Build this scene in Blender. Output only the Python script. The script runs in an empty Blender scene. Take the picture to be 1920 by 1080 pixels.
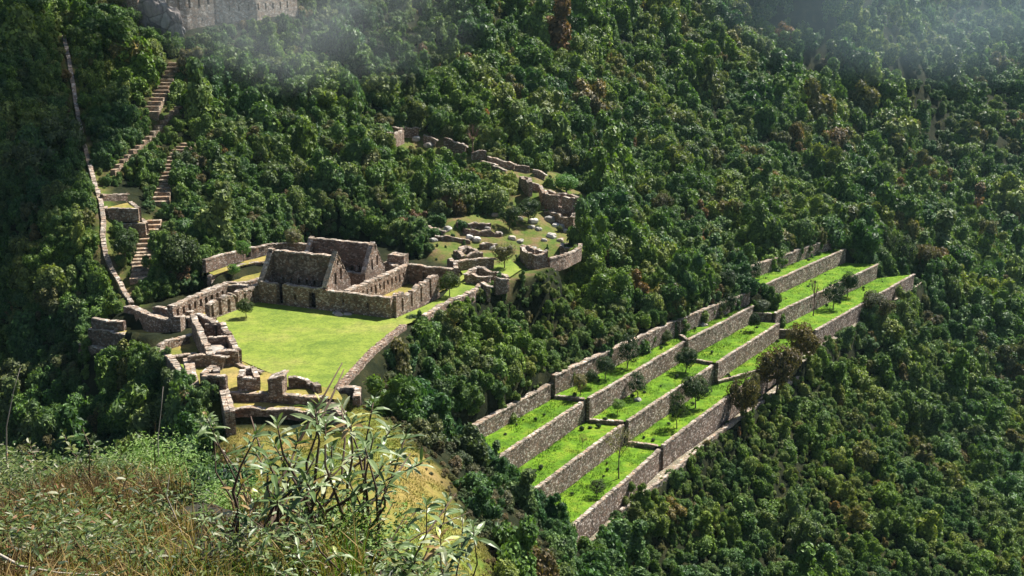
import bpy, math, random
import numpy as np
from mathutils import Vector, noise as mnoise

random.seed(7)
rng = np.random.default_rng(11)
scene = bpy.context.scene
COL = scene.collection

# ------------------------------------------------------------------ camera
CAMZ = 46.0
PITCH = math.radians(14.5)
FPX = 2000.0                      # focal length in pixels of the 1920 wide photograph
cam = bpy.data.cameras.new("camera")
cam.lens = 36.0 * FPX / 1920.0
cam.sensor_width = 36.0
cam.clip_start = 0.1
cam.clip_end = 6000
camo = bpy.data.objects.new("camera", cam)
camo.location = (0, 0, CAMZ)
camo.rotation_euler = (math.radians(90) - PITCH, 0, 0)
COL.objects.link(camo)
scene.camera = camo
cam.dof.use_dof = False

# ------------------------------------------------------------------ light
SUN = Vector((0.46, 0.40, 0.79)).normalized()
world = bpy.data.worlds.new("World")
scene.world = world
world.use_nodes = True
nt = world.node_tree
bg = nt.nodes["Background"]
sky = nt.nodes.new("ShaderNodeTexSky")
sky.sky_type = 'NISHITA'
sky.sun_disc = False
sky.sun_elevation = math.asin(SUN.z)
sky.sun_rotation = math.atan2(SUN.x, SUN.y)
nt.links.new(sky.outputs[0], bg.inputs[0])
bg.inputs[1].default_value = 0.05
sl = bpy.data.lights.new("sun", 'SUN')
sl.energy = 5.0
sl.angle = math.radians(0.5)
sl.color = (1.0, 0.95, 0.86)
slo = bpy.data.objects.new("sun", sl)
slo.location = (200, 100, 300)
slo.rotation_euler = (-SUN).to_track_quat('-Z', 'Y').to_euler()
COL.objects.link(slo)
scene.view_settings.view_transform = 'Standard'
scene.view_settings.look = 'None'
scene.view_settings.exposure = 1.1
scene.view_settings.gamma = 1.0
scene.cycles.max_bounces = 5
scene.cycles.diffuse_bounces = 2
scene.cycles.transparent_max_bounces = 8
scene.cycles.volume_bounces = 0

# ------------------------------------------------------------------ helpers
CP, SP = math.cos(PITCH), math.sin(PITCH)
def ray(px, py):
    a, b = (px - 960.0) / FPX, (540.0 - py) / FPX
    return Vector((a, CP + b * SP, -SP + b * CP))
def P(px, py, z=0.0):                       # where the sight line through a pixel meets height z
    d = ray(px, py); t = (z - CAMZ) / d.z
    return Vector((d.x * t, d.y * t, z))
def PY(px, py, Y):                          # ... or distance Y
    d = ray(px, py); t = Y / d.y
    return Vector((d.x * t, Y, CAMZ + d.z * t))
def Z1(x, y): return (360 + x * .3148, 420 + y * .3148)
def Z2(x, y): return (140 + x * .323, 540 + y * .323)
def Z3(x, y): return (820 + x * .3148, 440 + y * .3148)
def Z4(x, y): return (820 + x * .3148, 680 + y * .3148)
def Z5(x, y): return (1320 + x * .3148, 440 + y * .3148)
def Z6(x, y): return (680 + x * .3149, 200 + y * .3148)
def Z7(x, y): return (60 + x * .3148, 0 + y * .3148)
def Z9(x, y): return (140 + x * .1778, 540 + y * .1778)
def Z8(x, y): return (60 + x * .2778, 300 + y * .2778)

def tag(o, label=None, cat=None, group=None, kind=None):
    if label: o["label"] = label
    if cat: o["category"] = cat; o["kind"] = "thing"
    if group: o["group"] = group
    if kind: o["kind"] = kind
    return o
def link_mesh(name, verts, faces, mat=None, parent=None, smooth=False, loc=None):
    me = bpy.data.meshes.new(name)
    V = np.asarray(verts, dtype=np.float64).reshape(-1, 3)
    if loc is not None:
        V = V - np.array(loc)
    if isinstance(faces, np.ndarray):
        n, k = faces.shape
        me.vertices.add(len(V)); me.vertices.foreach_set("co", V.astype(np.float32).ravel())
        me.loops.add(n * k); me.loops.foreach_set("vertex_index", faces.astype(np.int32).ravel())
        me.polygons.add(n)
        me.polygons.foreach_set("loop_start", np.arange(0, n * k, k, dtype=np.int32))
        me.polygons.foreach_set("loop_total", np.full(n, k, dtype=np.int32))
        me.update(calc_edges=True)
    else:
        me.from_pydata([tuple(v) for v in V], [], faces)
        me.update()
    if smooth:
        me.polygons.foreach_set("use_smooth", [True] * len(me.polygons))
    if mat:
        for m in (mat if isinstance(mat, (list, tuple)) else [mat]): me.materials.append(m)
    o = bpy.data.objects.new(name, me)
    if loc is not None: o.location = loc
    COL.objects.link(o)
    if parent is not None:
        o.parent = parent
        if loc is not None: o.location = Vector(loc) - parent.location
    return o
def empty(name, loc, rz=0.0):
    o = bpy.data.objects.new(name, None)
    o.empty_display_size = 0.5
    o.location = loc; o.rotation_euler = (0, 0, rz)
    COL.objects.link(o)
    return o

# ------------------------------------------------------------------ materials
def new_mat(name):
    m = bpy.data.materials.new(name); m.use_nodes = True
    t = m.node_tree
    return m, t, t.nodes["Principled BSDF"]
def N(t, kind, **kw):
    n = t.nodes.new(kind)
    for k, v in kw.items():
        if k in n.inputs and not hasattr(n, k): n.inputs[k].default_value = v
        else: setattr(n, k, v)
    return n
def ramp(t, stops, inter='LINEAR'):
    r = t.nodes.new("ShaderNodeValToRGB"); cr = r.color_ramp; cr.interpolation = inter
    while len(cr.elements) > 1: cr.elements.remove(cr.elements[-1])
    for i, (p, c) in enumerate(stops):
        e = cr.elements[0] if i == 0 else cr.elements.new(p)
        e.position = p; e.color = (*c, 1)
    return r
def noise_node(t, vec, scale, detail=3, rough=.55):
    n = t.nodes.new("ShaderNodeTexNoise"); n.inputs["Scale"].default_value = scale
    n.inputs["Detail"].default_value = detail; n.inputs["Roughness"].default_value = rough
    t.links.new(vec, n.inputs["Vector"]); return n
def mixc(t, fac, a, b, mode='MIX'):
    m = t.nodes.new("ShaderNodeMix"); m.data_type = 'RGBA'; m.blend_type = mode
    for sock, v in ((m.inputs[0], fac), (m.inputs[6], a), (m.inputs[7], b)):
        if hasattr(v, "is_linked") or hasattr(v, "links"): t.links.new(v, sock)
        elif isinstance(v, (int, float)): sock.default_value = v
        else: sock.default_value = (*v, 1)
    return m.outputs[2]

def stone_mat(name, scale=2.2, dark=(.03,.02,.015), mid=(.23,.16,.115), light=(.52,.44,.37), moss=.3, bump=.5):
    m, t, b = new_mat(name)
    geo = t.nodes.new("ShaderNodeNewGeometry"); pos = geo.outputs["Position"]
    mp = t.nodes.new("ShaderNodeMapping"); mp.inputs["Scale"].default_value = (1, 1, 1.5)
    t.links.new(pos, mp.inputs[0])
    wob = noise_node(t, mp.outputs[0], .9, 2)
    vm = t.nodes.new("ShaderNodeVectorMath"); vm.operation = 'MULTIPLY_ADD'
    vm.inputs[1].default_value = (.5, .5, .5)
    t.links.new(wob.outputs["Color"], vm.inputs[0]); t.links.new(mp.outputs[0], vm.inputs[2])
    v = t.nodes.new("ShaderNodeTexVoronoi"); v.inputs["Scale"].default_value = scale
    t.links.new(vm.outputs[0], v.inputs["Vector"])
    e = t.nodes.new("ShaderNodeTexVoronoi"); e.feature = 'DISTANCE_TO_EDGE'; e.inputs["Scale"].default_value = scale
    t.links.new(vm.outputs[0], e.inputs["Vector"])
    sep = t.nodes.new("ShaderNodeSeparateColor"); t.links.new(v.outputs["Color"], sep.inputs[0])
    r = ramp(t, [(0, tuple(.6*c for c in mid)), (.35, mid), (.6, (mid[0]*1.15, mid[1]*.95, mid[2]*.82)), (.8, tuple(.5*(mid[i]+light[i]) for i in range(3))), (1, light)])
    t.links.new(sep.outputs[0], r.inputs[0])
    em = ramp(t, [(0, (0, 0, 0)), (.07, (1, 1, 1))]); t.links.new(e.outputs["Distance"], em.inputs[0])
    c = mixc(t, em.outputs[0], dark, r.outputs[0])
    big = noise_node(t, pos, .35, 4, .65)
    br = ramp(t, [(.3, (.55, .52, .5)), (.5, (1, 1, 1)), (.7, (1.25, 1.2, 1.15))]); t.links.new(big.outputs[0], br.inputs[0])
    c = mixc(t, 1.0, c, br.outputs[0], 'MULTIPLY')
    mo = noise_node(t, pos, .8, 5, .7)
    mr = ramp(t, [(.55, (0, 0, 0)), (.68, (moss, moss, moss))]); t.links.new(mo.outputs[0], mr.inputs[0])
    c = mixc(t, mr.outputs[0], c, (.075, .085, .035))
    t.links.new(c, b.inputs["Base Color"]); b.inputs["Roughness"].default_value = .9
    bp = t.nodes.new("ShaderNodeBump"); bp.inputs["Strength"].default_value = bump; bp.inputs["Distance"].default_value = .15
    er = ramp(t, [(0, (0, 0, 0)), (.2, (1, 1, 1))]); t.links.new(e.outputs["Distance"], er.inputs[0])
    t.links.new(er.outputs[0], bp.inputs["Height"]); t.links.new(bp.outputs[0], b.inputs["Normal"])
    return m
M_STONE = stone_mat("fieldstone", 3.3)
M_TSTONE = stone_mat("terrace_fieldstone", 2.7, mid=(.19,.138,.105), light=(.60,.52,.45), moss=.5)
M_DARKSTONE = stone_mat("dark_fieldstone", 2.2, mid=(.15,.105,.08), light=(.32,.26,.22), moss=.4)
M_CAP = stone_mat("pale_stone_sunlit_cap", 1.6, dark=(.16,.13,.1), mid=(.33,.275,.22), light=(.55,.49,.43), moss=.3, bump=.3)  # on copings its paler tone stands for sun falling on wall tops
M_BOULDER = stone_mat("pale_boulder", .35, dark=(.2,.19,.17), mid=(.4,.38,.35), light=(.62,.6,.56), moss=.15, bump=.4)
M_CLIFF = stone_mat("grey_cliff_rock", .22, dark=(.06,.06,.06), mid=(.17,.165,.165), light=(.33,.32,.31), moss=.4, bump=.7)

def grass_mat(name, a, b_, c_, scale=.12, fine=2.5, bump=.35):
    m, t, b = new_mat(name)
    geo = t.nodes.new("ShaderNodeNewGeometry"); pos = geo.outputs["Position"]
    n1 = noise_node(t, pos, scale, 5, .6)
    r1 = ramp(t, [(.32, a), (.5, b_), (.68, c_)]); t.links.new(n1.outputs[0], r1.inputs[0])
    n2 = noise_node(t, pos, fine, 4, .7)
    r2 = ramp(t, [(.3, (.62, .62, .6)), (.5, (1, 1, 1)), (.72, (1.3, 1.25, 1.1))]); t.links.new(n2.outputs[0], r2.inputs[0])
    c = mixc(t, 1.0, r1.outputs[0], r2.outputs[0], 'MULTIPLY')
    n3 = noise_node(t, pos, .55, 3, .6)
    r3 = ramp(t, [(.4, (.8, .84, .8)), (.6, (1.1, 1.08, 1))]); t.links.new(n3.outputs[0], r3.inputs[0])
    c = mixc(t, 1.0, c, r3.outputs[0], 'MULTIPLY')
    t.links.new(c, b.inputs["Base Color"]); b.inputs["Roughness"].default_value = .95
    b.inputs["Specular IOR Level"].default_value = .15
    bp = t.nodes.new("ShaderNodeBump"); bp.inputs["Strength"].default_value = bump; bp.inputs["Distance"].default_value = .3
    t.links.new(n2.outputs[0], bp.inputs["Height"]); t.links.new(bp.outputs[0], b.inputs["Normal"])
    return m
M_LAWN = grass_mat("plaza_lawn_grass", (.125, .185, .030), (.18, .235, .040), (.25, .25, .072), .1)
M_BENCH = grass_mat("bright_terrace_grass", (.06, .135, .010), (.105, .21, .011), (.17, .235, .022), .3, 1.6, .8)
M_DRYLAWN = grass_mat("khaki_grass", (.15, .17, .035), (.25, .21, .06), (.32, .24, .09), .2)

def leaf_mat(name, stops, spec=.22, transl=.25, rough=.5, patch=.04, autumn=.0):
    m, t, b = new_mat(name)
    oi = t.nodes.new("ShaderNodeObjectInfo")
    r = ramp(t, stops); t.links.new(oi.outputs["Random"], r.inputs[0])
    at = t.nodes.new("ShaderNodeAttribute"); at.attribute_name = "leafvar"
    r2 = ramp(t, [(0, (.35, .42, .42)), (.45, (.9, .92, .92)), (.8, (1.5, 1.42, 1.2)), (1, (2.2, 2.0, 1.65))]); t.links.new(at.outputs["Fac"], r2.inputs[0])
    c = mixc(t, 1.0, r.outputs[0], r2.outputs[0], 'MULTIPLY')
    geo = t.nodes.new("ShaderNodeNewGeometry")
    n = noise_node(t, geo.outputs["Position"], patch, 3, .6)
    r3 = ramp(t, [(.36, (.6, .78, .85)), (.5, (1, 1, 1)), (.62, (1.35, 1.22, .85))]); t.links.new(n.outputs[0], r3.inputs[0])
    c = mixc(t, 1.0, c, r3.outputs[0], 'MULTIPLY')
    t.links.new(c, b.inputs["Base Color"])
    b.inputs["Roughness"].default_value = rough; b.inputs["Specular IOR Level"].default_value = spec
    tr = t.nodes.new("ShaderNodeBsdfTranslucent")
    tc = mixc(t, 1.0, c, (1.2, 1.35, .5), 'MULTIPLY'); t.links.new(tc, tr.inputs[0])
    mx = t.nodes.new("ShaderNodeMixShader"); mx.inputs[0].default_value = transl
    out = t.nodes["Material Output"]
    t.links.new(b.outputs[0], mx.inputs[1]); t.links.new(tr.outputs[0], mx.inputs[2]); t.links.new(mx.outputs[0], out.inputs[0])
    return m
FOREST = [(0, (.075, .14, .036)), (.2, (.12, .20, .045)), (.36, (.065, .135, .045)), (.52, (.145, .21, .055)), (.64, (.085, .16, .06)),
          (.78, (.18, .235, .075)), (.92, (.12, .15, .055)), (.965, (.16, .15, .065)), (.99, (.17, .125, .06)), (1, (.18, .10, .055))]
M_LEAF = leaf_mat("forest_leaves", FOREST)
M_SCRUBA = leaf_mat("olive_scrub", [(0, (.10, .12, .04)), (.4, (.14, .14, .055)), (.7, (.16, .12, .06)), (1, (.09, .13, .05))], transl=.2)
M_SCRUBB = leaf_mat("brown_scrub", [(0, (.15, .12, .06)), (.5, (.19, .13, .07)), (.8, (.12, .13, .05)), (1, (.2, .12, .06))], transl=.2)
M_LEAFD = leaf_mat("dark_tree_leaves", [(0, (.03, .06, .02)), (.6, (.045, .08, .025)), (1, (.06, .09, .03))])
M_LEAFO = leaf_mat("olive_brown_leaves", [(0, (.10, .10, .04)), (.5, (.12, .09, .035)), (1, (.09, .09, .04))])
M_LEAFG = leaf_mat("grey_green_leaves", [(0, (.13, .14, .08)), (1, (.16, .15, .09))])
M_LEAFB = leaf_mat("light_green_leaves", [(0, (.12, .24, .05)), (1, (.17, .27, .06))])
M_LEAFR = leaf_mat("russet_leaves", [(0, (.22, .08, .03)), (1, (.17, .09, .035))])
def bark_mat(name, a, b_):
    m, t, b = new_mat(name)
    geo = t.nodes.new("ShaderNodeNewGeometry"); n = noise_node(t, geo.outputs["Position"], 3, 4)
    r = ramp(t, [(.3, a), (.7, b_)]); t.links.new(n.outputs[0], r.inputs[0]); t.links.new(r.outputs[0], b.inputs[0])
    b.inputs["Roughness"].default_value = .9
    return m
M_BARK = bark_mat("grey_brown_bark", (.05, .038, .028), (.14, .11, .085))
M_BARKR = bark_mat("reddish_bare_bark", (.12, .06, .04), (.22, .13, .09))

# ------------------------------------------------------------------ terrain
CTRL = [  # (px, py, 'z' or 'y', value)
 # left ridge with the long wall
 (245,575,'z',1.5),(215,520,'y',166),(195,440,'y',183),(175,330,'y',204),(150,200,'y',226),(120,60,'y',250),(60,0,'y',248),
 # ravine face left of it
 (0,800,'y',161),(0,700,'y',174),(0,600,'y',182),(0,400,'y',195),(0,200,'y',220),(0,0,'y',250),
 (90,600,'y',172),(100,400,'y',188),(60,200,'y',222),(100,700,'y',163),(150,740,'y',156),(60,860,'y',148),
 # left hill right of the wall
 (240,470,'y',185),(330,440,'y',193),(290,330,'y',212),(400,400,'y',205),(300,180,'y',240),(450,300,'y',228),(400,100,'y',262),(330,70,'y',262),(500,120,'y',268),
 (300,20,'y',272),(500,20,'y',285),(550,200,'y',255),
 (300,560,'z',1.5),(360,520,'z',4),(450,465,'z',6),(560,430,'z',7.5),
 # hill behind the halls
 (650,430,'y',212),(650,350,'y',230),(650,200,'y',264),(650,0,'y',315),(780,440,'z',1.5),(800,350,'y',238),(850,250,'y',270),(850,100,'y',310),(900,0,'y',345),
 (730,255,'y',268),(850,290,'y',262),(1000,330,'y',255),(1060,370,'y',244),(1050,420,'y',232),(960,440,'y',220),(860,430,'y',214),
 (1040,480,'z',-2),(1080,470,'y',216),(960,520,'z',-1),(880,470,'z',-0.3),(880,530,'z',-.7),
 # slope between plaza and terraces
 (1120,440,'y',232),(1150,520,'y',215),(1200,400,'y',270),(1050,560,'z',-6),(900,600,'y',173),(900,640,'y',168),(900,700,'y',161),(900,760,'y',155),(780,680,'y',148),(760,760,'y',140),(820,820,'y',147),
 (1000,640,'y',180),(1100,600,'y',200),(830,832,'z',-14),(925,790,'z',-14),(1028,714,'z',-14),(1198,626,'z',-13.4),(1336,566,'z',-13),(1380,510,'z',-11),(1560,452,'z',-11),
 (1260,500,'y',240),(1400,440,'y',272),
 # beyond the terraces, gully and far hill
 (1610,455,'y',300),(1700,420,'y',340),(1400,330,'y',330),(1300,200,'y',385),(1100,200,'y',335),(1100,0,'y',410),(1400,100,'y',470),(1400,0,'y',520),
 (1700,200,'y',520),(1650,350,'y',430),(1920,0,'y',700),(1920,200,'y',590),(1920,350,'y',510),(1920,500,'y',430),(1800,430,'y',405),(1650,0,'y',600),(1920,560,'y',385),
 # lower side of the terraces, path and below
 (1163,957,'z',-30),(1336,815,'z',-30),(1480,715,'z',-29.5),(1600,620,'z',-28.5),(1735,520,'z',-28),
 (1500,1080,'y',165),(1300,1000,'y',163),(1920,1080,'y',185),(1700,800,'y',232),(1500,850,'y',196),(1700,950,'y',195),(1920,800,'y',260),(1920,620,'y',330),(1750,600,'y',285),(1850,560,'y',330),(1600,700,'y',235),(1800,500,'y',370),
 (1200,1080,'y',146),(1000,1080,'z',-17),(1100,1040,'z',-29),(1060,985,'z',-25),(1000,930,'z',-21),(930,885,'z',-16),(1000,1000,'z',-17),
 # ridge between plaza and viewpoint
 (560,815,'z',-2.6),(700,795,'z',-2.6),(740,850,'z',-2.5),(850,930,'z',-6),(860,1020,'z',-6),(900,1080,'z',-8),(600,960,'z',-1),(650,880,'z',-1.5),(750,1000,'z',-3),
 (400,800,'z',-4),(380,750,'z',-5),(330,770,'y',141),(250,720,'y',149),(330,850,'y',128),(200,830,'y',142),
 (180,650,'z',-7),(300,655,'z',-3.5),(240,620,'z',-4),(170,600,'z',-3.5),
]
cp = []
for a, b_, k, v in CTRL:
    p = P(a, b_, v) if k == 'z' else PY(a, b_, v)
    cp.append(p[:])
cp += [(0,-10,40),(0,12,33),(0,35,20),(-8,60,8),(-14,74,3),(-40,30,12),(40,30,2),(30,60,-10),(60,90,-38),(-60,60,-14),(-90,20,-30),(100,60,-75),(-60,100,-22),(-80,130,-26),
       (150,100,-75),(250,180,-85),(330,380,-85),(-170,160,-20),(-200,260,60),(-150,330,90),(0,420,95),(150,560,120),(300,750,150),(500,900,160),(620,700,60),(560,450,-40),(-200,60,-50),(-100,-60,0),(100,-60,-40),(0,-60,40),(250,900,190),(-50,600,170)]
cp = np.array(cp, dtype=float)
def tps_fit(c, lam=6.0):
    s = 100.0; X = c[:, :2] / s; n = len(X)
    d = np.linalg.norm(X[:, None] - X[None], axis=2)
    K = np.where(d > 0, d * d * np.log(d + 1e-12), 0) + np.eye(n) * lam * 1e-4
    Pm = np.hstack([np.ones((n, 1)), X])
    A = np.zeros((n + 3, n + 3)); A[:n, :n] = K; A[:n, n:] = Pm; A[n:, :n] = Pm.T
    w = np.linalg.solve(A, np.concatenate([c[:, 2], np.zeros(3)]))
    return X, w, s
TX, TW, TS = tps_fit(cp)
def tps(x, y):
    x = np.asarray(x, float); sh = x.shape; Q = np.stack([x.ravel(), np.asarray(y, float).ravel()], 1) / TS
    out = np.empty(len(Q)); n = len(TX)
    for i in range(0, len(Q), 20000):
        q = Q[i:i + 20000]
        d2 = ((q[:, None] - TX[None]) ** 2).sum(2)
        out[i:i + 20000] = (.5 * d2 * np.log(d2 + 1e-20)) @ TW[:n] + TW[n] + q @ TW[n + 1:]
    return out.reshape(sh)
def poly_sd(x, y, poly):                       # signed distance, negative inside
    pl = np.array([(p[0], p[1]) for p in poly]); n = len(pl)
    x = np.asarray(x, float); y = np.asarray(y, float)
    dmin = np.full(x.shape, 1e9); ins = np.zeros(x.shape, bool)
    for i in range(n):
        a, b_ = pl[i], pl[(i + 1) % n]; e = b_ - a
        t = np.clip(((x - a[0]) * e[0] + (y - a[1]) * e[1]) / (e @ e + 1e-12), 0, 1)
        dmin = np.minimum(dmin, np.hypot(x - a[0] - t * e[0], y - a[1] - t * e[1]))
        c = ((a[1] > y) != (b_[1] > y)) & (x < (b_[0] - a[0]) * (y - a[1]) / (b_[1] - a[1] + 1e-12) + a[0])
        ins ^= c
    return np.where(ins, -dmin, dmin)
def line_d(x, y, line):
    pl = np.array([(p[0], p[1]) for p in line]); x = np.asarray(x, float); y = np.asarray(y, float)
    d = np.full(x.shape, 1e9)
    for a, b_ in zip(pl[:-1], pl[1:]):
        e = b_ - a; t = np.clip(((x - a[0]) * e[0] + (y - a[1]) * e[1]) / (e @ e + 1e-12), 0, 1)
        d = np.minimum(d, np.hypot(x - a[0] - t * e[0], y - a[1] - t * e[1]))
    return d
def vnoise(x, y, s, seed=0):
    x = x / s + seed * 13.7; y = y / s + seed * 7.3
    xi = np.floor(x).astype(int); yi = np.floor(y).astype(int); fx = x - xi; fy = y - yi
    fx = fx * fx * (3 - 2 * fx); fy = fy * fy * (3 - 2 * fy)
    def h(i, j):
        k = (i * 374761393 + j * 668265263 + seed * 1442695041) & 0x7fffffff
        k = ((k ^ (k >> 13)) * 1274126177) & 0x7fffffff
        return (k & 0xffff) / 65535.0
    return (h(xi, yi) * (1 - fx) + h(xi + 1, yi) * fx) * (1 - fy) + (h(xi, yi + 1) * (1 - fx) + h(xi + 1, yi + 1) * fx) * fy

# ---- the four terrace sections: outer (top) edges of the three walls, and the foot line of the wall above
SECT = [
 dict(z=-18.0, w0=[(862,846),(1037,747)], w1=[(893,888),(1098,752)], w2=[(993,927),(1170,797)], w3=[(1070,992),(1242,842)]),
 dict(z=-17.4, w0=[(1040,741),(1268,632)], w1=[(1106,748),(1288,640)], w2=[(1179,790),(1342,684)], w3=[(1245,837),(1330,771),(1440,692)]),
 dict(z=-16.8, w0=[(1274,627),(1408,570)], w1=[(1292,638),(1416,573)], w2=[(1346,681),(1462,607)], w3=[(1442,688),(1530,622)]),
 dict(z=-15.0, w0=[(1380,533),(1562,467)], w1=[(1388,556),(1587,467)], w2=[(1455,588),(1648,496)], w3=[(1531,620),(1716,514)]),
]
FOOT = []
for s in SECT:
    z = s['z']
    s['W'] = [[P(a, b_, z) for a, b_ in s['w0']], [P(a, b_, z) for a, b_ in s['w1']],
              [P(a, b_, z - 3.7) for a, b_ in s['w2']], [P(a, b_, z - 7.4) for a, b_ in s['w3']]]
    FOOT.append([(p[0], p[1]) for p in s['W'][0]] + [(p[0], p[1]) for p in reversed(s['W'][3])])
# ---- flat pads: (polygon, height, blend distance)
PLAZA = [P(*q) for q in [(345,735),(346,668),(300,655),(237,600),(240,575),(300,560),(400,535),(480,500),(600,452),(720,455),(770,482),(860,490),(960,505),(906,533),(812,586),(765,606),(640,728),(655,755),(600,745),(430,742),(405,740)]]
PADS = [
 (PLAZA, 0.0, 3.0),
 ([P(a, b_, 2.0) for a, b_ in [Z1(110,350), Z1(240,300), Z1(420,280), Z1(430,310), Z1(300,352), Z1(180,365)]], 2.0, 1.5),
 ([P(a, b_, 3.6) for a, b_ in [Z1(100,290), Z1(240,240), Z1(480,178), Z1(680,140), Z1(690,172), Z1(480,210), Z1(300,246), Z1(130,305)]], 3.6, 1.5),
]
KSTRIP1 = [P(a, b_, -2.1) for a, b_ in [Z9(160, 412), Z9(520, 405), Z9(700, 440), Z9(1240, 470), Z9(960, 562), Z9(750, 542), Z9(600, 499), Z9(400, 452)]]
KSTRIP2 = [P(a, b_, -4.95) for a, b_ in [Z9(60, 575), Z9(120, 520), Z9(320, 580), Z9(500, 640), Z9(510, 690), Z9(420, 678), Z9(240, 618)]]
PLOT1 = [P(a, b_, -.85) for a, b_ in [Z9(880, 615), Z9(1240, 500), Z9(1340, 690), Z9(1010, 715)]]
PLOT2 = [P(a, b_, -1.1) for a, b_ in [Z9(1020, 740), Z9(1160, 740), Z9(1150, 900)]]
PLAT = [P(a, b_, -1.1) for a, b_ in [Z2(895, 640), Z2(1500, 670), Z2(1560, 740), Z2(1300, 710), Z2(885, 706)]]
PFRONT = [P(a, b_, -2.6) for a, b_ in [(424, 790), (540, 792), (640, 790), (655, 800), (640, 830), (540, 840), (425, 830)]]
pin = [P(a, b_, -29.2) for a, b_ in [(1085, 1030), (1243, 880), (1330, 818), (1440, 735), (1500, 690)]]
pout = [P(a, b_, -29.2) for a, b_ in [(1075, 1060), (1163, 960), (1250, 895), (1336, 822), (1440, 748), (1510, 700)]]
pin2 = [P(a, b_, -26.3) for a, b_ in [(1500, 672), (1530, 650), (1716, 535), (1730, 528)]]
pout2 = [P(a, b_, -26.3) for a, b_ in [(1506, 680), (1560, 641), (1640, 588), (1722, 536)]]
FQ = [Vector((p.x, p.y, 0)) for p in [P(*Z9(a, b_), -2.1) for a, b_ in [(150, 430), (400, 462), (600, 508), (750, 552), (960, 572)]]] + [P(*Z9(a, b_), -4.95) for a, b_ in [(900, 660), (700, 665), (510, 690), (420, 678), (240, 618), (60, 575)]]
PADS += [([P(*q) for q in [(870,505),(930,497),(955,480),(1000,490),(1045,500),(1020,517),(955,525),(905,540)]], 0.0, 2.5), (KSTRIP1, -2.1, .8), (FQ, -4.95, 1.0), (PLOT2, -1.1, .8), (PLOT1, -.85, .8), (PFRONT, -2.3, 3), (PLAT, -1.1, .6), (pin + pout[::-1], -28.85, 2.5), (pin2 + pout2[::-1], -25.95, 2.5)]
xs = np.unique(np.concatenate([np.arange(-330, -130, 6.0), np.arange(-130, 190, 1.4), np.arange(190, 420, 3.0), np.arange(420, 900, 8.0)]))
ys = np.unique(np.concatenate([np.arange(-90, 70, 4.0), np.arange(70, 330, 1.4), np.arange(330, 560, 3.0), np.arange(560, 1100, 8.0)]))
GX, GY = np.meshgrid(xs, ys)
GZ = tps(GX, GY)
GZ = np.where(GZ > 75, 75 + (GZ - 75) * .35, GZ)
GZ += (vnoise(GX, GY, 22, 1) - .5) * 3.0 * np.clip((GY - 120) / 150, 0.15, 1.6) + (vnoise(GX, GY, 8, 2) - .5) * 1.1 + (vnoise(GX, GY, 3, 3) - .5) * .4
for poly, z, bl in PADS:
    d = poly_sd(GX, GY, poly)
    t = np.clip(d / bl, 0, 1); t = t * t * (3 - 2 * t)
    GZ = np.where(d < bl, (z - 0.35) * (1 - t) + GZ * t, GZ)
SECT_TOP = []
for poly, s in zip(FOOT, SECT):
    d = poly_sd(GX, GY, poly)
    GZ = np.where(d < .55, s['z'] - 14.5, GZ)
def tz(x, y):                                   # bilinear height of the terrain
    x = np.asarray(x, float); y = np.asarray(y, float)
    i = np.clip(np.searchsorted(xs, x) - 1, 0, len(xs) - 2); j = np.clip(np.searchsorted(ys, y) - 1, 0, len(ys) - 2)
    fx = np.clip((x - xs[i]) / (xs[i + 1] - xs[i]), 0, 1); fy = np.clip((y - ys[j]) / (ys[j + 1] - ys[j]), 0, 1)
    return (GZ[j, i] * (1 - fx) + GZ[j, i + 1] * fx) * (1 - fy) + (GZ[j + 1, i] * (1 - fx) + GZ[j + 1, i + 1] * fx) * fy
def G(px, py, y0=85):                           # the point of the terrain seen at a pixel
    d = ray(px, py); Y = np.arange(y0, 1000, .5); t = Y / d.y
    X = d.x * t; Zr = CAMZ + d.z * t
    k = np.argmax(tz(X, Y) >= Zr)
    if k == 0: k = 1 if tz(X[0], Y[0]) >= Zr[0] else len(Y) - 1
    return Vector((X[k], Y[k], float(tz(X[k], Y[k]))))

RIDGE_PX = ([(247, 574), (236, 556), (222, 530), (207, 505), (198, 480), (193, 450), (195, 420), (190, 385), (178, 350), (170, 320), (160, 285), (150, 240), (143, 200), (138, 165), (130, 120), (120, 70)])
STAIR_PX = [[(300, 388), (310, 350), (322, 318), (336, 290), (356, 272)], [(262, 530), (266, 500), (272, 470), (281, 440), (288, 418)], [(282, 222), (292, 196), (305, 172), (318, 150), (330, 122)], [(212, 330), (240, 300), (262, 280), (290, 255), (318, 222), (340, 203)]]
# colour masks of the ground: 'dry' = khaki grass, 'brown' = brown scrub
KH = [(540,800),(700,760),(770,800),(900,900),(930,980),(905,1080),(560,1080),(420,830),(400,780),(440,800)]
KHW = [P(a, b_, -2) for a, b_ in KH]
def mk_line(lines, w):
    m = np.zeros(GX.shape)
    for l in lines: m = np.maximum(m, np.clip(1.2 - line_d(GX, GY, l) / w, 0, 1))
    return m
def mk_mask(polys, soft, wob=3.0):
    m = np.zeros(GX.shape)
    wn = (vnoise(GX, GY, 4, 5) - .5) * wob
    for pl in polys:
        m = np.maximum(m, np.clip(.5 - (poly_sd(GX, GY, pl) + wn) / soft, 0, 1))
    return m
CLEAR_R = [G(a, b_) for a, b_ in [(800,455),(850,405),(920,400),(985,340),(1030,320),(1095,345),(1110,400),(1095,470),(1090,500),(1000,520),(900,545),(860,500),(810,480)]]
CLEAR_T = [G(a, b_) for a, b_ in [(702,238),(790,242),(900,285),(1000,322),(990,352),(880,312),(790,282),(715,274)]]
dry = mk_mask([KHW], 4.0)
semi = np.maximum(mk_mask([CLEAR_R, CLEAR_T], 3.0), mk_line([[G(*q) for q in l] for l in STAIR_PX] + [[G(a + 6, b_) for a, b_ in RIDGE_PX]], 1.9))
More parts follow.
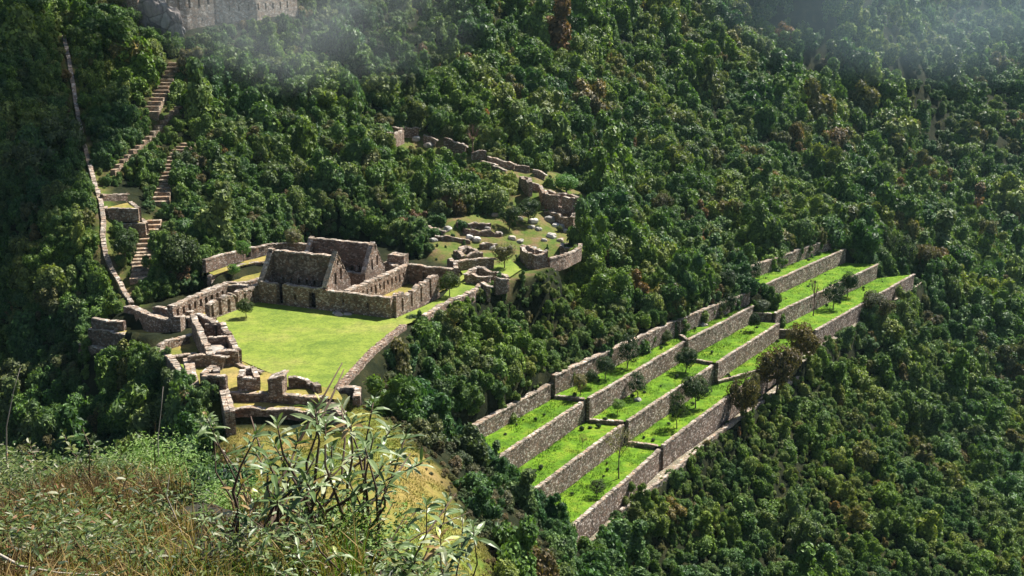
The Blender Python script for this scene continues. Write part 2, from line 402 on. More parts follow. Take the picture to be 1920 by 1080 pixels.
def terrain_mat():
    m, t, b = new_mat("hillside_ground")
    geo = t.nodes.new("ShaderNodeNewGeometry"); pos = geo.outputs["Position"]
    n1 = noise_node(t, pos, .3, 5, .65)
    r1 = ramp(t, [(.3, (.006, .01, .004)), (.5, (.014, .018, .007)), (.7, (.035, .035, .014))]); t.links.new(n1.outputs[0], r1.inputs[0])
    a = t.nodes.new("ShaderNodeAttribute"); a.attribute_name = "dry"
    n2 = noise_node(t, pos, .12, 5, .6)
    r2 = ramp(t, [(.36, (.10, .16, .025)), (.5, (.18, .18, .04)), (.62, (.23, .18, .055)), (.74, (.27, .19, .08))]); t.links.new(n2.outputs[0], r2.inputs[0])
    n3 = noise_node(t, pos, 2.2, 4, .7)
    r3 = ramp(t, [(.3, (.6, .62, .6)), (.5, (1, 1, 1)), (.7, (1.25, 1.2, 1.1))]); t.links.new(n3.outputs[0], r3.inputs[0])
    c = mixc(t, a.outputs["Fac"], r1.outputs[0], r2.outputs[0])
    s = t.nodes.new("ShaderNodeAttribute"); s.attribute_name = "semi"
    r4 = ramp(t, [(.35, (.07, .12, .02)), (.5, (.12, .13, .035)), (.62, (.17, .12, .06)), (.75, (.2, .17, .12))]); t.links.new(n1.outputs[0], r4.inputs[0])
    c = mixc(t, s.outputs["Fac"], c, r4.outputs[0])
    c = mixc(t, 1.0, c, r3.outputs[0], 'MULTIPLY')
    t.links.new(c, b.inputs["Base Color"]); b.inputs["Roughness"].default_value = .95
    b.inputs["Specular IOR Level"].default_value = .1
    bp = t.nodes.new("ShaderNodeBump"); bp.inputs["Strength"].default_value = .5; bp.inputs["Distance"].default_value = .4
    t.links.new(n3.outputs[0], bp.inputs["Height"]); t.links.new(bp.outputs[0], b.inputs["Normal"])
    return m
M_GROUND = terrain_mat()
ny, nx = GX.shape
idx = np.arange(nx * ny).reshape(ny, nx)
F = np.stack([idx[:-1, :-1], idx[:-1, 1:], idx[1:, 1:], idx[1:, :-1]], -1).reshape(-1, 4)
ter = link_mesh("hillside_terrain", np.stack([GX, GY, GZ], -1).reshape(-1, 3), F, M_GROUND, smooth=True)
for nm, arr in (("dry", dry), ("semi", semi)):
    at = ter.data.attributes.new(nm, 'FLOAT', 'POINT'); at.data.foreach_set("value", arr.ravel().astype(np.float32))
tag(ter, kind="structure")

def sheet(name, poly, z, mat, cell=1.5, amp=.06):
    """level grassy sheet filling a polygon, slightly uneven"""
    import bmesh
    bm = bmesh.new()
    f = bm.faces.new([bm.verts.new((p[0], p[1], z)) for p in poly])
    bmesh.ops.triangulate(bm, faces=[f])
    xsn, ysn = [p[0] for p in poly], [p[1] for p in poly]
    for k in range(1, int((max(xsn) - min(xsn)) / cell) + 1):
        bmesh.ops.bisect_plane(bm, geom=bm.verts[:] + bm.edges[:] + bm.faces[:], plane_co=(min(xsn) + k * cell, 0, 0), plane_no=(1, 0, 0))
    for k in range(1, int((max(ysn) - min(ysn)) / cell) + 1):
        bmesh.ops.bisect_plane(bm, geom=bm.verts[:] + bm.edges[:] + bm.faces[:], plane_co=(0, min(ysn) + k * cell, 0), plane_no=(0, 1, 0))
    for v in bm.verts:
        v.co.z += mnoise.noise(v.co * .5) * amp
    bmesh.ops.recalc_face_normals(bm, faces=bm.faces)
    me = bpy.data.meshes.new(name); bm.to_mesh(me); bm.free()
    if me.polygons and me.polygons[0].normal.z < 0: me.flip_normals()
    me.materials.append(mat); me.polygons.foreach_set("use_smooth", [True] * len(me.polygons))
    o = bpy.data.objects.new(name, me); COL.objects.link(o); tag(o, kind="structure")
    return o
sheet("plaza_lawn", [P(*q) for q in [(405,612),(407,592),(482,563),(740,597),(757,609),(632,730),(560,722),(452,676),(440,640)]], 0.0, M_LAWN, 2.5)

# ------------------------------------------------------------------ rough masonry
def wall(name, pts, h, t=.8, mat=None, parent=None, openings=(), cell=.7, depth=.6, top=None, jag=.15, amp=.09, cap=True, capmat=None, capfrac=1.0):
    """A wall of fieldstone along base points; openings = (u, width, v0, v1, kind) with kind 'hole', 'A' (niche on the right hand side) or 'B'."""
    mat = mat or M_STONE
    pts = [Vector(p) for p in pts]
    seg = [(pts[i + 1].xy - pts[i].xy).length for i in range(len(pts) - 1)]
    L = sum(seg); cum = [0]
    for s in seg: cum.append(cum[-1] + s)
    hf = (lambda u: h) if top is None else top
    us = set(round(x, 3) for x in np.linspace(0, L, max(2, int(L / cell) + 1))) | set(round(c, 3) for c in cum)
    H = max(hf(u) for u in us)
    vs = set(round(x, 3) for x in np.linspace(0, H, max(2, int(H / cell) + 1)))
    for o in openings:
        us |= {round(o[0] - o[1] / 2, 3), round(o[0] + o[1] / 2, 3)}; vs |= {round(o[2], 3), round(min(o[3], H), 3)}
    us = sorted(u for u in us if 0 <= u <= L + 1e-6); vs = sorted(vs)
    us = [u for i, u in enumerate(us) if i == 0 or u - us[i - 1] > .02]
    vs = [-depth] + [v for i, v in enumerate(vs) if i == 0 or v - vs[i - 1] > .02]
    cen = []
    for u in us:
        i = max(k for k in range(len(seg)) if cum[k] <= u + 1e-6)
        f = (u - cum[i]) / max(seg[i], 1e-6); p = pts[i].lerp(pts[i + 1], min(f, 1))
        d = (pts[i + 1].xy - pts[i].xy).normalized()
        if f < .02 and i > 0: d = (d + (pts[i].xy - pts[i - 1].xy).normalized()).normalized()
        cen.append((p, Vector((d.y, -d.x, 0))))
    tops = []
    for u, (p, n) in zip(us, cen):
        tops.append(hf(u) + jag * 1.6 * (mnoise.noise(p * .45)) + jag * .8 * mnoise.noise(p * 1.7))
    nu, nv = len(us) - 1, len(vs) - 1
    layers = [t / 2, t / 2 - .45 if t > .6 else t / 2 - t * .4, -t / 2]
    if any(o[4] == 'B' for o in openings): layers[1] = -layers[1]
    solid = np.ones((nu, nv, 2), bool)
    for i in range(nu):
        uc = (us[i] + us[i + 1]) / 2
        for j in range(nv):
            vc = (vs[j] + vs[j + 1]) / 2
            if vs[j] >= min(tops[i], tops[i + 1]) - .03 and j > 0: solid[i, j] = False; continue
            for o in openings:
                if abs(uc - o[0]) < o[1] / 2 and o[2] <= vc < o[3]:
                    if o[4] == 'hole': solid[i, j] = False
                    elif o[4] == 'A': solid[i, j, 0] = False
                    else: solid[i, j, 1] = False
    V, idxm, faces = [], {}, []
    def vert(i, j, l):
        k = (i, j, l)
        if k not in idxm:
            p, n = cen[i]
            v = vs[j]
            if v > tops[i] or (j == nv and tops[i] > v): v = tops[i]
            q = Vector((p.x, p.y, p.z + v)) + n * layers[l] * (1.0 - .04 * max(v, 0) / max(H, .1))
            if j > 0: q += mnoise.noise_vector(q * 1.3) * amp
            idxm[k] = len(V); V.append(q)
        return idxm[k]
    S = lambda i, j, l: 0 <= i < nu and 0 <= j < nv and 0 <= l < 2 and solid[i, j, l]
    for i in range(nu):
        for j in range(nv):
            for l in range(2):
                if not S(i, j, l): continue
                if not S(i, j, l - 1): faces.append((vert(i, j, l), vert(i + 1, j, l), vert(i + 1, j + 1, l), vert(i, j + 1, l)))
                if not S(i, j, l + 1): faces.append((vert(i + 1, j, l + 1), vert(i, j, l + 1), vert(i, j + 1, l + 1), vert(i + 1, j + 1, l + 1)))
                if not S(i - 1, j, l): faces.append((vert(i, j, l), vert(i, j + 1, l), vert(i, j + 1, l + 1), vert(i, j, l + 1)))
                if not S(i + 1, j, l): faces.append((vert(i + 1, j, l + 1), vert(i + 1, j + 1, l + 1), vert(i + 1, j + 1, l), vert(i + 1, j, l)))
                if not S(i, j + 1, l): faces.append((vert(i, j + 1, l), vert(i + 1, j + 1, l), vert(i + 1, j + 1, l + 1), vert(i, j + 1, l + 1)))
    base = pts[0] if parent is None else parent.location
    o = link_mesh(name, V, faces, mat, parent, loc=base[:])
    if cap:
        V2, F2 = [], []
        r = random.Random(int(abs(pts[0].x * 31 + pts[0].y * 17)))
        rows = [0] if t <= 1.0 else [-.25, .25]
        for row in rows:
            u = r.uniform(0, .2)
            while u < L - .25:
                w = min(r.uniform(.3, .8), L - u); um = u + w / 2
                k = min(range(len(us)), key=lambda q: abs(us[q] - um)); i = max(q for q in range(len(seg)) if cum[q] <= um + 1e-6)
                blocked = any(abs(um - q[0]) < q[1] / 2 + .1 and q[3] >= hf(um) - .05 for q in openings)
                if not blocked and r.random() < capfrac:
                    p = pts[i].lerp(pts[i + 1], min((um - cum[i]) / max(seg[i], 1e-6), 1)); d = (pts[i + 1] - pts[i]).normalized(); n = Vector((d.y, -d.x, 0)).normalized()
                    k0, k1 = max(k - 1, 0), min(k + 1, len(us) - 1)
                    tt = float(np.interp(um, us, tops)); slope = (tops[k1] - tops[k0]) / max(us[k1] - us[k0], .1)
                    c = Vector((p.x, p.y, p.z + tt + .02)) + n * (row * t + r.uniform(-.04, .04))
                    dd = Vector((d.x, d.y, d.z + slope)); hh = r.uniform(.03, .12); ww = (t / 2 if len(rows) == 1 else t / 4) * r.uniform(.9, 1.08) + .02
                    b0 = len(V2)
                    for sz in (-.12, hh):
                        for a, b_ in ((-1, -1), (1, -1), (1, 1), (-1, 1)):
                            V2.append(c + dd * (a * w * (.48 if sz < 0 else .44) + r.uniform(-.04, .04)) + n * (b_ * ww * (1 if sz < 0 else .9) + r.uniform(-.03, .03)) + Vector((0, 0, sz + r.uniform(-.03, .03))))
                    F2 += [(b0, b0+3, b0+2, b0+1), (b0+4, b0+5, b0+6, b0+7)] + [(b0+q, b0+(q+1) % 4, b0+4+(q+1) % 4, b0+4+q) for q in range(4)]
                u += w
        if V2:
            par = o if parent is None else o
            co = link_mesh("coping", V2, F2, capmat or M_CAP)  # default colour carries the sunlight of the wall tops
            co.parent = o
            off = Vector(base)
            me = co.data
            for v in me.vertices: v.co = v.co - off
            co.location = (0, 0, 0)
    return o
def twall(label, pts, h, cat="stone wall", name="stone_wall", group=None, **kw):
    return tag(wall(name, pts, h, **kw), label, cat, group)

# ---- halls round the plaza -------------------------------------------------
def vsub(a, b_, f): return a.lerp(b_, f)
e_front = (P(738, 598) - P(486, 566.5)).normalized()      # direction of the long front line
side_r = (P(810, 566) - P(738, 598)).normalized()
perp = Vector((-e_front.y, e_front.x, 0))
A0, A1, C1 = P(486, 566.5), P(616, 582), P(738, 598)
C0 = P(648, 587)
def gable_house(label, o0, length, width, eave, ridge, front_open, gwin, front=True, nichesn=7, end_h=None):
    house = empty("gabled_stone_house", o0)
    tag(house, label, "roofless house", "gabled houses facing the plaza")
    d, n = e_front, perp
    q = lambda u, w: o0 + d * u + n * w
    if front:
        wall("front_wall", [q(.5, .45), q(length - .5, .45)], eave, .9, parent=house, openings=front_open, mat=M_STONE)
    wall("rear_wall", [q(length - .5, width - .45), q(.5, width - .45)], eave, .9, parent=house, cap=True)
    nn = [(1.8 + (length - 4) * k / (nichesn - 1), .55, 2.9, 3.8, 'A') for k in range(nichesn)]
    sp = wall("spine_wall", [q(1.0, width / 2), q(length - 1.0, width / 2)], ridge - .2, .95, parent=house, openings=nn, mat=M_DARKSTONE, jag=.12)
    gt = lambda u: eave + (ridge - eave + .3) * (1 - abs(u - width / 2) / (width / 2)) ** 1.0
    for k, uu in enumerate((.45, length - .45)):
        wall("gable_wall", [q(uu, .0), q(uu, width)], eave, .95, parent=house, top=gt, amp=.05, openings=gwin if k else [(width*.38, .7, 4.0, 5.4, 'hole'), (width*.62, .7, 4.0, 5.4, 'hole')], jag=.05, cell=.5)
    return house
gable_house("gabled house nearer the lawn, dark spine wall and pierced gable above the low front wall", A0, 13.0, 7.3, 3.4, 8.3,
            [(3.6, 1.2, 0, 9, 'hole'), (6.6, .5, 1.2, 2.1, 'A'), (9.8, 1.3, 0, 2.7, 'hole')],
            [(2.9, .6, 3.6, 5.5, 'hole'), (4.5, .6, 4.1, 6.0, 'hole'), (3.7, .5, 6.6, 7.4, 'hole')])
gable_house("gabled house farther back, its ridge rising behind the other gabled house against dark trees", A0 + perp * 12.0, 13.0, 6.6, 3.2, 8.0,
            [(4.0, 1.2, 0, 9, 'hole')],
            [(2.4, .55, 3.5, 5.3, 'hole'), (4.1, .55, 3.9, 5.7, 'hole')])
q_ = lambda u, w, z=0: A0 + e_front * u + perp * w + Vector((0, 0, z))
hall = tag(empty("roofless_stone_hall", q_(19, 10)), "long roofless hall with wall niches, right of the gabled houses, corner on the lawn", "roofless hall")
wall("front_wall", [q_(13.0, .45), q_(24.6, .45)], 3.2, .9, parent=hall, cell=.6, openings=[(7.6, .5, 1.3, 2.1, 'A'), (3.1, .5, 1.4, 2.2, 'A')])
wall("side_wall", [q_(24.7, .9), q_(24.7, 15.6)], 3.2, .9, parent=hall, cell=.5, jag=.45, top=lambda u: 3.0 + .35 * math.sin(u * 1.1) + (.4 if u > 9 else 0),
     openings=[(2.0, .6, .5, 2.6, 'hole'), (5.1, .6, .4, 9, 'hole'), (8.3, .6, .4, 2.9, 'hole'), (11.5, .7, .3, 9, 'hole')])
wall("niche_wall", [q_(16.2, .9), q_(16.2, 21)], 3.3, 1.0, parent=hall, cell=.6,
     openings=[(1.5 + 1.35 * k, .5, 1.5 - .5 * (k % 2), 2.4, 'A') for k in range(14)])
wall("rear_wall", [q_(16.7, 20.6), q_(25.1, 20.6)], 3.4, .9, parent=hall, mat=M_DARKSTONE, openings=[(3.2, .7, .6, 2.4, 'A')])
M_IN = M_DRYLAWN
sheet("hall_floor_grass", [q_(16.7, .9), q_(24.25, .9), q_(24.25, 20.2), q_(16.7, 20.2)], 0.03, M_DRYLAWN, 2.5)
sheet("side_grass_strip", [P(741,597), P(757,610)] + [Vector((P(a, b_, .4).x, P(a, b_, .4).y, 0)) for a, b_ in [(793, 592), (837, 567), (881, 548), (903, 533)]] + [P(*q) for q in [(908,532),(955,520),(978,505),(955,485),(930,497),(880,500),(862,506),(868,514),(826,560)]], 0.01, M_LAWN, 2.5)

def T(pxs, h, z0=0.0):                      # base points of a wall whose TOP edge is seen along pxs
    out = []
    for a, b_ in pxs:
        p = P(a, b_, z0 + h); out.append(Vector((p.x, p.y, z0)))
    return out
def GB(pxs):                                # base points on the terrain
    return [G(a, b_) for a, b_ in pxs]
# hall with niches left of the lawn
ew = tag(empty("roofless_stone_hall", P(395, 580)), "small roofless hall with rows of dark doorways and niches left of the lone lawn tree", "roofless hall")
EF = T([Z8(1180, 965), Z8(1500, 850), Z8(1545, 838)], 2.7)
Lf = (EF[1] - EF[0]).length + (EF[2] - EF[1]).length
wall("front_wall", EF, 2.7, .9, parent=ew, cell=.5, jag=.5, openings=[(Lf * .05, .6, .3, 2.3, 'hole'), (Lf * .19, .7, .1, 9, 'hole'), (Lf * .35, .7, .1, 2.2, 'hole'), (Lf * .5, .7, .1, 9, 'hole'), (Lf * .66, .6, 1.0, 2.2, 'hole'), (Lf * .82, .6, 1.0, 2.1, 'hole'), (Lf * .96, .9, .1, 2.2, 'hole')])
EB = T([Z8(930, 985), Z8(1130, 905), Z8(1310, 835)], 3.1)
Lb = (EB[1] - EB[0]).length + (EB[2] - EB[1]).length
wall("rear_wall", EB, 3.1, 1.0, parent=ew, cell=.55, openings=[(Lb * (.08 + .1 * k), .65, 1.2, 2.4, 'A') for k in range(9)])
wall("end_wall", [EB[2], vsub(EB[2], EF[1], .85)], 2.9, .9, parent=ew, mat=M_DARKSTONE, jag=.3)
sheet("hall_inner_grass", [EF[0], EF[2], EB[2], EB[0]], 0.02, M_DRYLAWN, 2.5)
twall("low dark wall closing the lower end of the niched hall beside the long curved wall", T([Z8(825, 990), Z8(960, 1010), Z8(1090, 1020)], 1.5), 1.5, mat=M_DARKSTONE)
# grassy steps behind that hall
twall("retaining wall behind the upper khaki step under the forest, left of the gabled houses", T([Z1(70, 215), Z1(180, 180), Z1(300, 152), Z1(480, 118), Z1(570, 108), Z1(690, 120)], 1.6, 3.5), 1.6, openings=[(10.5, 1.0, 0, 1.4, 'hole'), (24, 1.0, 0, 1.4, 'hole')], cell=.6)
twall("retaining wall between the two khaki steps, with a dark square doorway", T([Z1(100, 310), Z1(210, 272), Z1(300, 242), Z1(450, 220)], 1.6, 1.9), 1.6, openings=[(13.0, 1.3, 0, 1.3, 'A')], cell=.5)
twall("low retaining wall right behind the niched hall, along the lower khaki step", T([Z1(60, 400), Z1(190, 352), Z1(300, 348), Z1(420, 318)], 1.9, .2), 1.9, cell=.6)
sheet("step_grass", PADS[1][0], 2.0, M_DRYLAWN, 2.5)
sheet("step_grass", PADS[2][0], 3.6, M_DRYLAWN, 2.5)
# left front compounds
sw_h = lambda u: 3.2 - u * .055
twall("long curved retaining wall with sunlit pale coping at the foot of the ridge wall", T([Z9(548, 185), Z9(650, 210), Z9(780, 275), Z9(950, 320), Z9(1060, 345)], 2.7, -2.1), 2.7, t=1.2)
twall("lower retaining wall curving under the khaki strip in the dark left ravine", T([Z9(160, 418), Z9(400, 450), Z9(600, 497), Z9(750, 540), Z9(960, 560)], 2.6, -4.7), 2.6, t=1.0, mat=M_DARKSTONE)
sheet("khaki_strip_grass", [P(a, b_, -2.1) for a, b_ in [Z9(160, 412), Z9(520, 405), Z9(700, 440), Z9(1240, 470), Z9(960, 562), Z9(750, 542), Z9(600, 499), Z9(400, 452)]], -2.1, M_DRYLAWN, 2.5)
twall("lowest short retaining wall above the bushes in the left ravine", T([Z9(55, 580), Z9(240, 622), Z9(430, 682), Z9(500, 700)], 1.1, -6.0), 1.1, t=.9, mat=M_DARKSTONE)
sheet("khaki_strip_grass", FQ, -4.95, M_DRYLAWN, 2.5)
twall("short dark retaining wall left of the long curved wall", T([Z9(190, 322), Z9(350, 342), Z9(525, 350)], 1.0, -1.6), 1.0, mat=M_DARKSTONE)
twall("outer wall of the triangular khaki plot, running down to the bushes", T([Z9(865, 612), Z9(1010, 722), Z9(1140, 910)], 3.4, -3.4), 3.4, t=1.0, mat=M_DARKSTONE)
twall("upper wall of the triangular khaki plot", T([Z9(880, 605), Z9(960, 565), Z9(1235, 482)], 1.3, -1.0), 1.3)
twall("lower wall of the triangular khaki plot", T([Z9(1010, 722), Z9(1130, 700), Z9(1290, 682)], 1.2, -1.1), 1.2)
sheet("plot_grass", [P(a, b_, -.85) for a, b_ in [Z9(880, 615), Z9(1240, 500), Z9(1340, 690), Z9(1010, 715)]], -.85, M_DRYLAWN, 2.5)
sheet("plot_grass", [P(a, b_, -1.1) for a, b_ in [Z9(1020, 740), Z9(1160, 740), Z9(1150, 900)]], -1.1, M_LAWN, 2.5)
cells = tag(empty("roofless_cell_building", P(*Z9(1500, 640))), "narrow roofless building of small cells at the left edge of the lawn", "roofless building")
CH = 2.0
CL = T([Z9(1255, 310), Z9(1310, 430), Z9(1375, 565), Z9(1430, 690)], CH); CR = T([Z9(1475, 345), Z9(1560, 375), Z9(1640, 510), Z9(1725, 660)], CH)
wall("side_wall", [Vector((p.x, p.y, -.9)) for p in CL], CH + .9, .9, parent=cells, jag=.4, cell=.5)
wall("side_wall", CR, CH, .9, parent=cells, jag=.45, cell=.5, openings=[(4.0, .7, 1.0, 9, 'hole'), (8.5, .6, .9, 9, 'hole')])
wall("end_wall", T([Z9(1255, 285), Z9(1360, 300), Z9(1470, 350)], CH + .3), CH + .3, .8, parent=cells, jag=.3, mat=M_DARKSTONE)
wall("end_wall", T([Z9(1485, 668), Z9(1730, 662)], CH), CH, .9, parent=cells, jag=.2)
wall("cross_wall", T([Z9(1375, 372), Z9(1545, 376)], CH - .1), CH - .1, .7, parent=cells, jag=.2, mat=M_DARKSTONE)
wall("cross_wall", T([Z9(1400, 525), Z9(1640, 515)], CH - .2), CH - .2, .7, parent=cells, jag=.2, mat=M_DARKSTONE)
def slab(pl, z, h, mat, name, label=None, cat=None, parent=None):
    n = len(pl); V = [Vector((p.x, p.y, z)) for p in pl] + [Vector((p.x, p.y, z + h)) + mnoise.noise_vector(p) * .05 for p in pl]
    Fc = [tuple(range(n, 2 * n))] + [(i, (i + 1) % n, n + (i + 1) % n, n + i) for i in range(n)]
    c = sum((Vector((p.x, p.y, z)) for p in pl), Vector()) / n
    if parent is not None: return link_mesh(name, V, Fc, mat, parent, loc=parent.location[:])
    return tag(link_mesh(name, V, Fc, mat, None, loc=c[:]), label, cat)
slab([P(a, b_, .9) for a, b_ in [Z9(1385, 615), Z9(1530, 575), Z9(1620, 650), Z9(1480, 700)]], .1, .8, M_BOULDER, "collapsed_masonry", "pale heap of collapsed flat stones inside the lowest cell", "rubble slab")
for k in range(4):
    a = 345 + k * 26
    twall("thin grassy step wall %s stacked left of the cell building" % ["topmost", "second", "third", "lowest"][k], T([Z9(1075, a + 20), Z9(1240, a)], .5, -.3 - .45 * k), .5, t=.5, group="thin step walls", name="step_wall")
twall("tumbled curved wall above the thin steps, joining the cell building", T([Z9(1060, 330), Z9(1130, 280), Z9(1245, 270)], 1.8, -.2), 1.8, t=1.5, jag=.6)
twall("low wall with sunlit pale coping below the cell building, facing the viewer", T([Z9(1190, 716), Z9(1400, 706), Z9(1620, 728)], 1.6), 1.6, t=.8)
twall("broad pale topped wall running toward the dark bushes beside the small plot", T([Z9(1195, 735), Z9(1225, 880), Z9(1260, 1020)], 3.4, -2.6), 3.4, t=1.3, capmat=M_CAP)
blk = tag(empty("ruined_gate_block", P(*Z9(1420, 1040))), "ruined gate block with a black doorway and broken pale top", "ruined gate")
wall("front_wall", T([Z9(1345, 915), Z9(1600, 925)], 2.3, -.2), 2.3, .8, parent=blk, openings=[(1.6, 1.5, 0, 1.9, 'A'), (4.4, .9, 0, 9, 'hole')], mat=M_DARKSTONE, cell=.4)
wall("side_wall", T([Z9(1350, 900), Z9(1470, 825)], 2.3, -.2), 2.3, .9, parent=blk, jag=.5, cell=.4)
wall("side_wall", T([Z9(1500, 915), Z9(1490, 835)], 2.1, -.2), 2.1, .8, parent=blk, jag=.6, cell=.4)
twall("pale topped wall running down the left side of the lower platforms", T([Z2(845, 520), Z2(870, 600), Z2(900, 715)], 3.2, -2.8), 3.2, t=1.2)
kb = tag(empty("ruined_stone_block", P(*Z2(1005, 565))), "hollow ruined stone block with sloping broken top on the lower lawn edge", "ruined block", "ruined blocks on the lower lawn edge")
wall("front_wall", T([Z2(955, 522), Z2(1062, 516)], 1.7), 1.7, .8, parent=kb, cell=.35, jag=.2)
wall("side_wall", T([Z2(1058, 512), Z2(1040, 478)], 1.9), 1.9, .7, parent=kb, cell=.35, jag=.3)
wall("side_wall", T([Z2(958, 518), Z2(985, 480)], 1.9), 1.9, .7, parent=kb, cell=.35, jag=.3)
wall("rear_wall", T([Z2(985, 478), Z2(1040, 476)], 2.0), 2.0, .7, parent=kb, cell=.35, jag=.4)
tag(wall("ruined_stone_block", T([Z2(1132, 495), Z2(1232, 497)], 2.5), 2.5, 2.4, cell=.35, jag=.35), "solid squat stone block with flat pale top on the lower lawn edge", "ruined block", "ruined blocks on the lower lawn edge")
twall("low broken wall trailing right from the solid squat block", T([Z2(1240, 535), Z2(1330, 530), Z2(1385, 540), Z2(1415, 568)], 1.0), 1.0, t=.8, top=lambda u: 1.2 - .09 * u, jag=.3, mat=M_DARKSTONE)
twall("rubble edging line between the cell building and the squat block", T([Z9(1700, 790), Z9(1790, 830), Z2(1090, 490)], .3), .3, t=.7, name="edging_wall")
twall("upper retaining wall across the lower platforms", T([Z2(890, 606), Z2(1100, 608), Z2(1350, 628), Z2(1470, 640)], 1.2, -1.2), 1.2, t=.9, mat=M_DARKSTONE, depth=.5)
twall("lowest retaining wall across the lower platforms, behind the leafy shrub", T([Z2(880, 702), Z2(1100, 700), Z2(1300, 708), Z2(1560, 735)], 1.6, -2.7), 1.6, t=.9, mat=M_DARKSTONE, depth=.5)
sheet("platform_grass", [P(a, b_, -1.1) for a, b_ in [Z2(895, 640), Z2(1500, 670), Z2(1560, 740), Z2(1300, 710), Z2(885, 706)]], -1.1, M_DRYLAWN, 2)
sheet("platform_grass", [P(a, b_, 0.02) for a, b_ in [Z2(700, 450), Z2(900, 445), Z2(965, 425), Z2(1090, 480), Z2(1240, 530), Z2(1410, 570), Z2(1520, 585), Z2(1560, 650), Z2(1350, 628), Z2(1100, 606), Z2(890, 604), Z2(840, 520), Z2(715, 560)]], 0.02, M_DRYLAWN, 2)
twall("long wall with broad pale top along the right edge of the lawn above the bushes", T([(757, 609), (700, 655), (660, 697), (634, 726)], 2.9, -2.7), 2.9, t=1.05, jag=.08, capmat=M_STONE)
twall("dark retaining corner at the lower end of the lawn edge wall", T([(631, 729), (652, 726), (672, 728), (668, 742)], 2.9, -2.8), 2.9, t=.9, mat=M_DARKSTONE)
twall("sloping pale wall stub beside the lowest platform, right of the leafy shrub top", T([Z2(1450, 640), Z2(1500, 680), Z2(1560, 730)], 1.6, -2.0), 1.6, t=1.1)
twall("parapet with two slit openings below the tree right of the long hall", T([(793, 592), (837, 567), (881, 548), (903, 533)], 2.0, -1.6), 2.0, t=.9, openings=[(7.8, .6, .4, 1.6, 'hole'), (14.4, .6, .4, 1.6, 'hole')], jag=.3, cell=.5)
twall("broken corner wall ending the parapet above the bushes", T([(903, 532), (912, 534), (922, 537)], 2.3, -1.6), 2.3, t=.8, jag=.4)
# ruins right of the hall
def ring(label, tops, h, z0=None, cat="ruined house", name="ruined_stone_house", gap=None, **kw):
    """closed roofless house: four walls from the corners of its top edge"""
    if z0 is None:
        g = G(sum(p[0] for p in tops) / len(tops), max(p[1] for p in tops) + 4); z0 = g.z
    pts = T(tops, h, z0)
    root = tag(empty(name, sum(pts, Vector()) / len(pts)), label, cat)
    nm = ["front_wall", "side_wall", "rear_wall", "side_wall", "side_wall", "side_wall"]
    for i in range(len(pts)):
        a, b_ = pts[i], pts[(i + 1) % len(pts)]
        d = (b_ - a).normalized() * .45
        wall(nm[i], [a + d, b_ - d * .2], h, .8, parent=root, cell=.5, depth=1.3, jag=.4, openings=([(gap[1] * (b_ - a).length, 1.0, 0, 9, 'hole')] if gap and gap[0] == i else ()), **kw)
    return root
Z10 = lambda x, y: (700 + x * .1574, 460 + y * .1574)
Z11 = lambda x, y: (900 + x * .125, 300 + y * .125)
ring("low rectangular ruin with thick walls on the grass just right of the long hall", [Z10(1090, 345), Z10(1420, 400), Z10(1620, 370), Z10(1230, 265)], 1.6, -.2)
ring("small sunken ruin with a grassy floor below the boulder slope", [Z10(960, 65), Z10(1080, 120), Z10(1300, 85), Z10(1130, 25)], 1.0)
twall("retaining wall holding up the grassy shelf below the small sunken ruin", T([Z10(960, 190), Z10(1250, 155), Z10(1480, 160)], 1.8, 0), 1.8, t=1)
twall("leaning wall stub joining the rear corner of the long hall", T([Z10(900, 150), Z10(970, 200), Z10(990, 265)], 1.7, 0), 1.7, jag=.4)
twall("tall stub block behind the farther gabled house, capped with sunlit pale stones", T([Z10(200, 110), Z10(390, 125)], 3.3, 0), 3.3, t=2.2, jag=.4)
twall("lower stub wall between the farther gabled house and the long hall", T([Z10(125, 175), Z10(200, 180), Z10(270, 250)], 2.2, 0), 2.2, t=1.2, jag=.4)
ring("roofless ruin with a tall corner beside the dark round tree on the right grass", [Z6(1000, 890), Z6(1100, 875), Z6(1040, 850), Z6(945, 835)], 3.4, -1.2)
twall("curving wall stepping down from the tall cornered ruin to the right forest edge", T([Z6(1105, 908), Z6(1200, 880), Z6(1290, 835), Z6(1298, 815)], 2.2, -1.2), 2.2, jag=.3)
ring("rounded small ruin at the right forest edge below the two roomed house", [Z6(1185, 835), Z6(1270, 840), Z6(1275, 812), Z6(1195, 802)], 1.3)
ring("two roomed ruin with sharp corners standing highest on the brown clearing", [Z11(1000, 520), Z11(1440, 580), Z11(1500, 545), Z11(950, 440)], 2.3, gap=(0, .45))
ring("narrow ruin with pale worn top tumbling boulders below it", [Z11(960, 760), Z11(1370, 865), Z11(1440, 795), Z11(1000, 715)], 1.8, gap=(2, .3))
twall("tall pale end wall left of the two roomed ruin", GB([Z11(905, 560), Z11(960, 690)]), 2.6, jag=.3)
ring("small two level ruin above the two roomed ruin", [Z11(680, 300), Z11(760, 345), Z11(740, 250), Z11(600, 255)], 1.8)
twall("low wall slanting down to the right above the two roomed ruin", GB([Z11(790, 225), Z11(900, 270), Z11(1010, 320)]), 1.3)
twall("short wall block at the crest of the terraced clearing", GB([Z11(520, 160), Z11(740, 190)]), 1.3, t=1.0)
twall("retaining wall holding the small two level ruin", GB([Z11(690, 440), Z11(900, 480)]), 1.6)
twall("long low mossy wall leading up left from the clearing", GB([Z11(30, 90), Z11(270, 150)]), 1.1)
ring("highest ruin with broken walls alone on the wooded slope", [(712, 251), (734, 252), (756, 243), (722, 236)], 2.0)
twall("broken wall trailing right from the highest ruin", GB([(758, 258), (775, 258), (790, 262)]), 2.6, jag=.6)
twall("dark wall fragment among trees right of the highest ruin", GB([(833, 276), (850, 284), (878, 296)]), 2.2, jag=.6, mat=M_DARKSTONE)
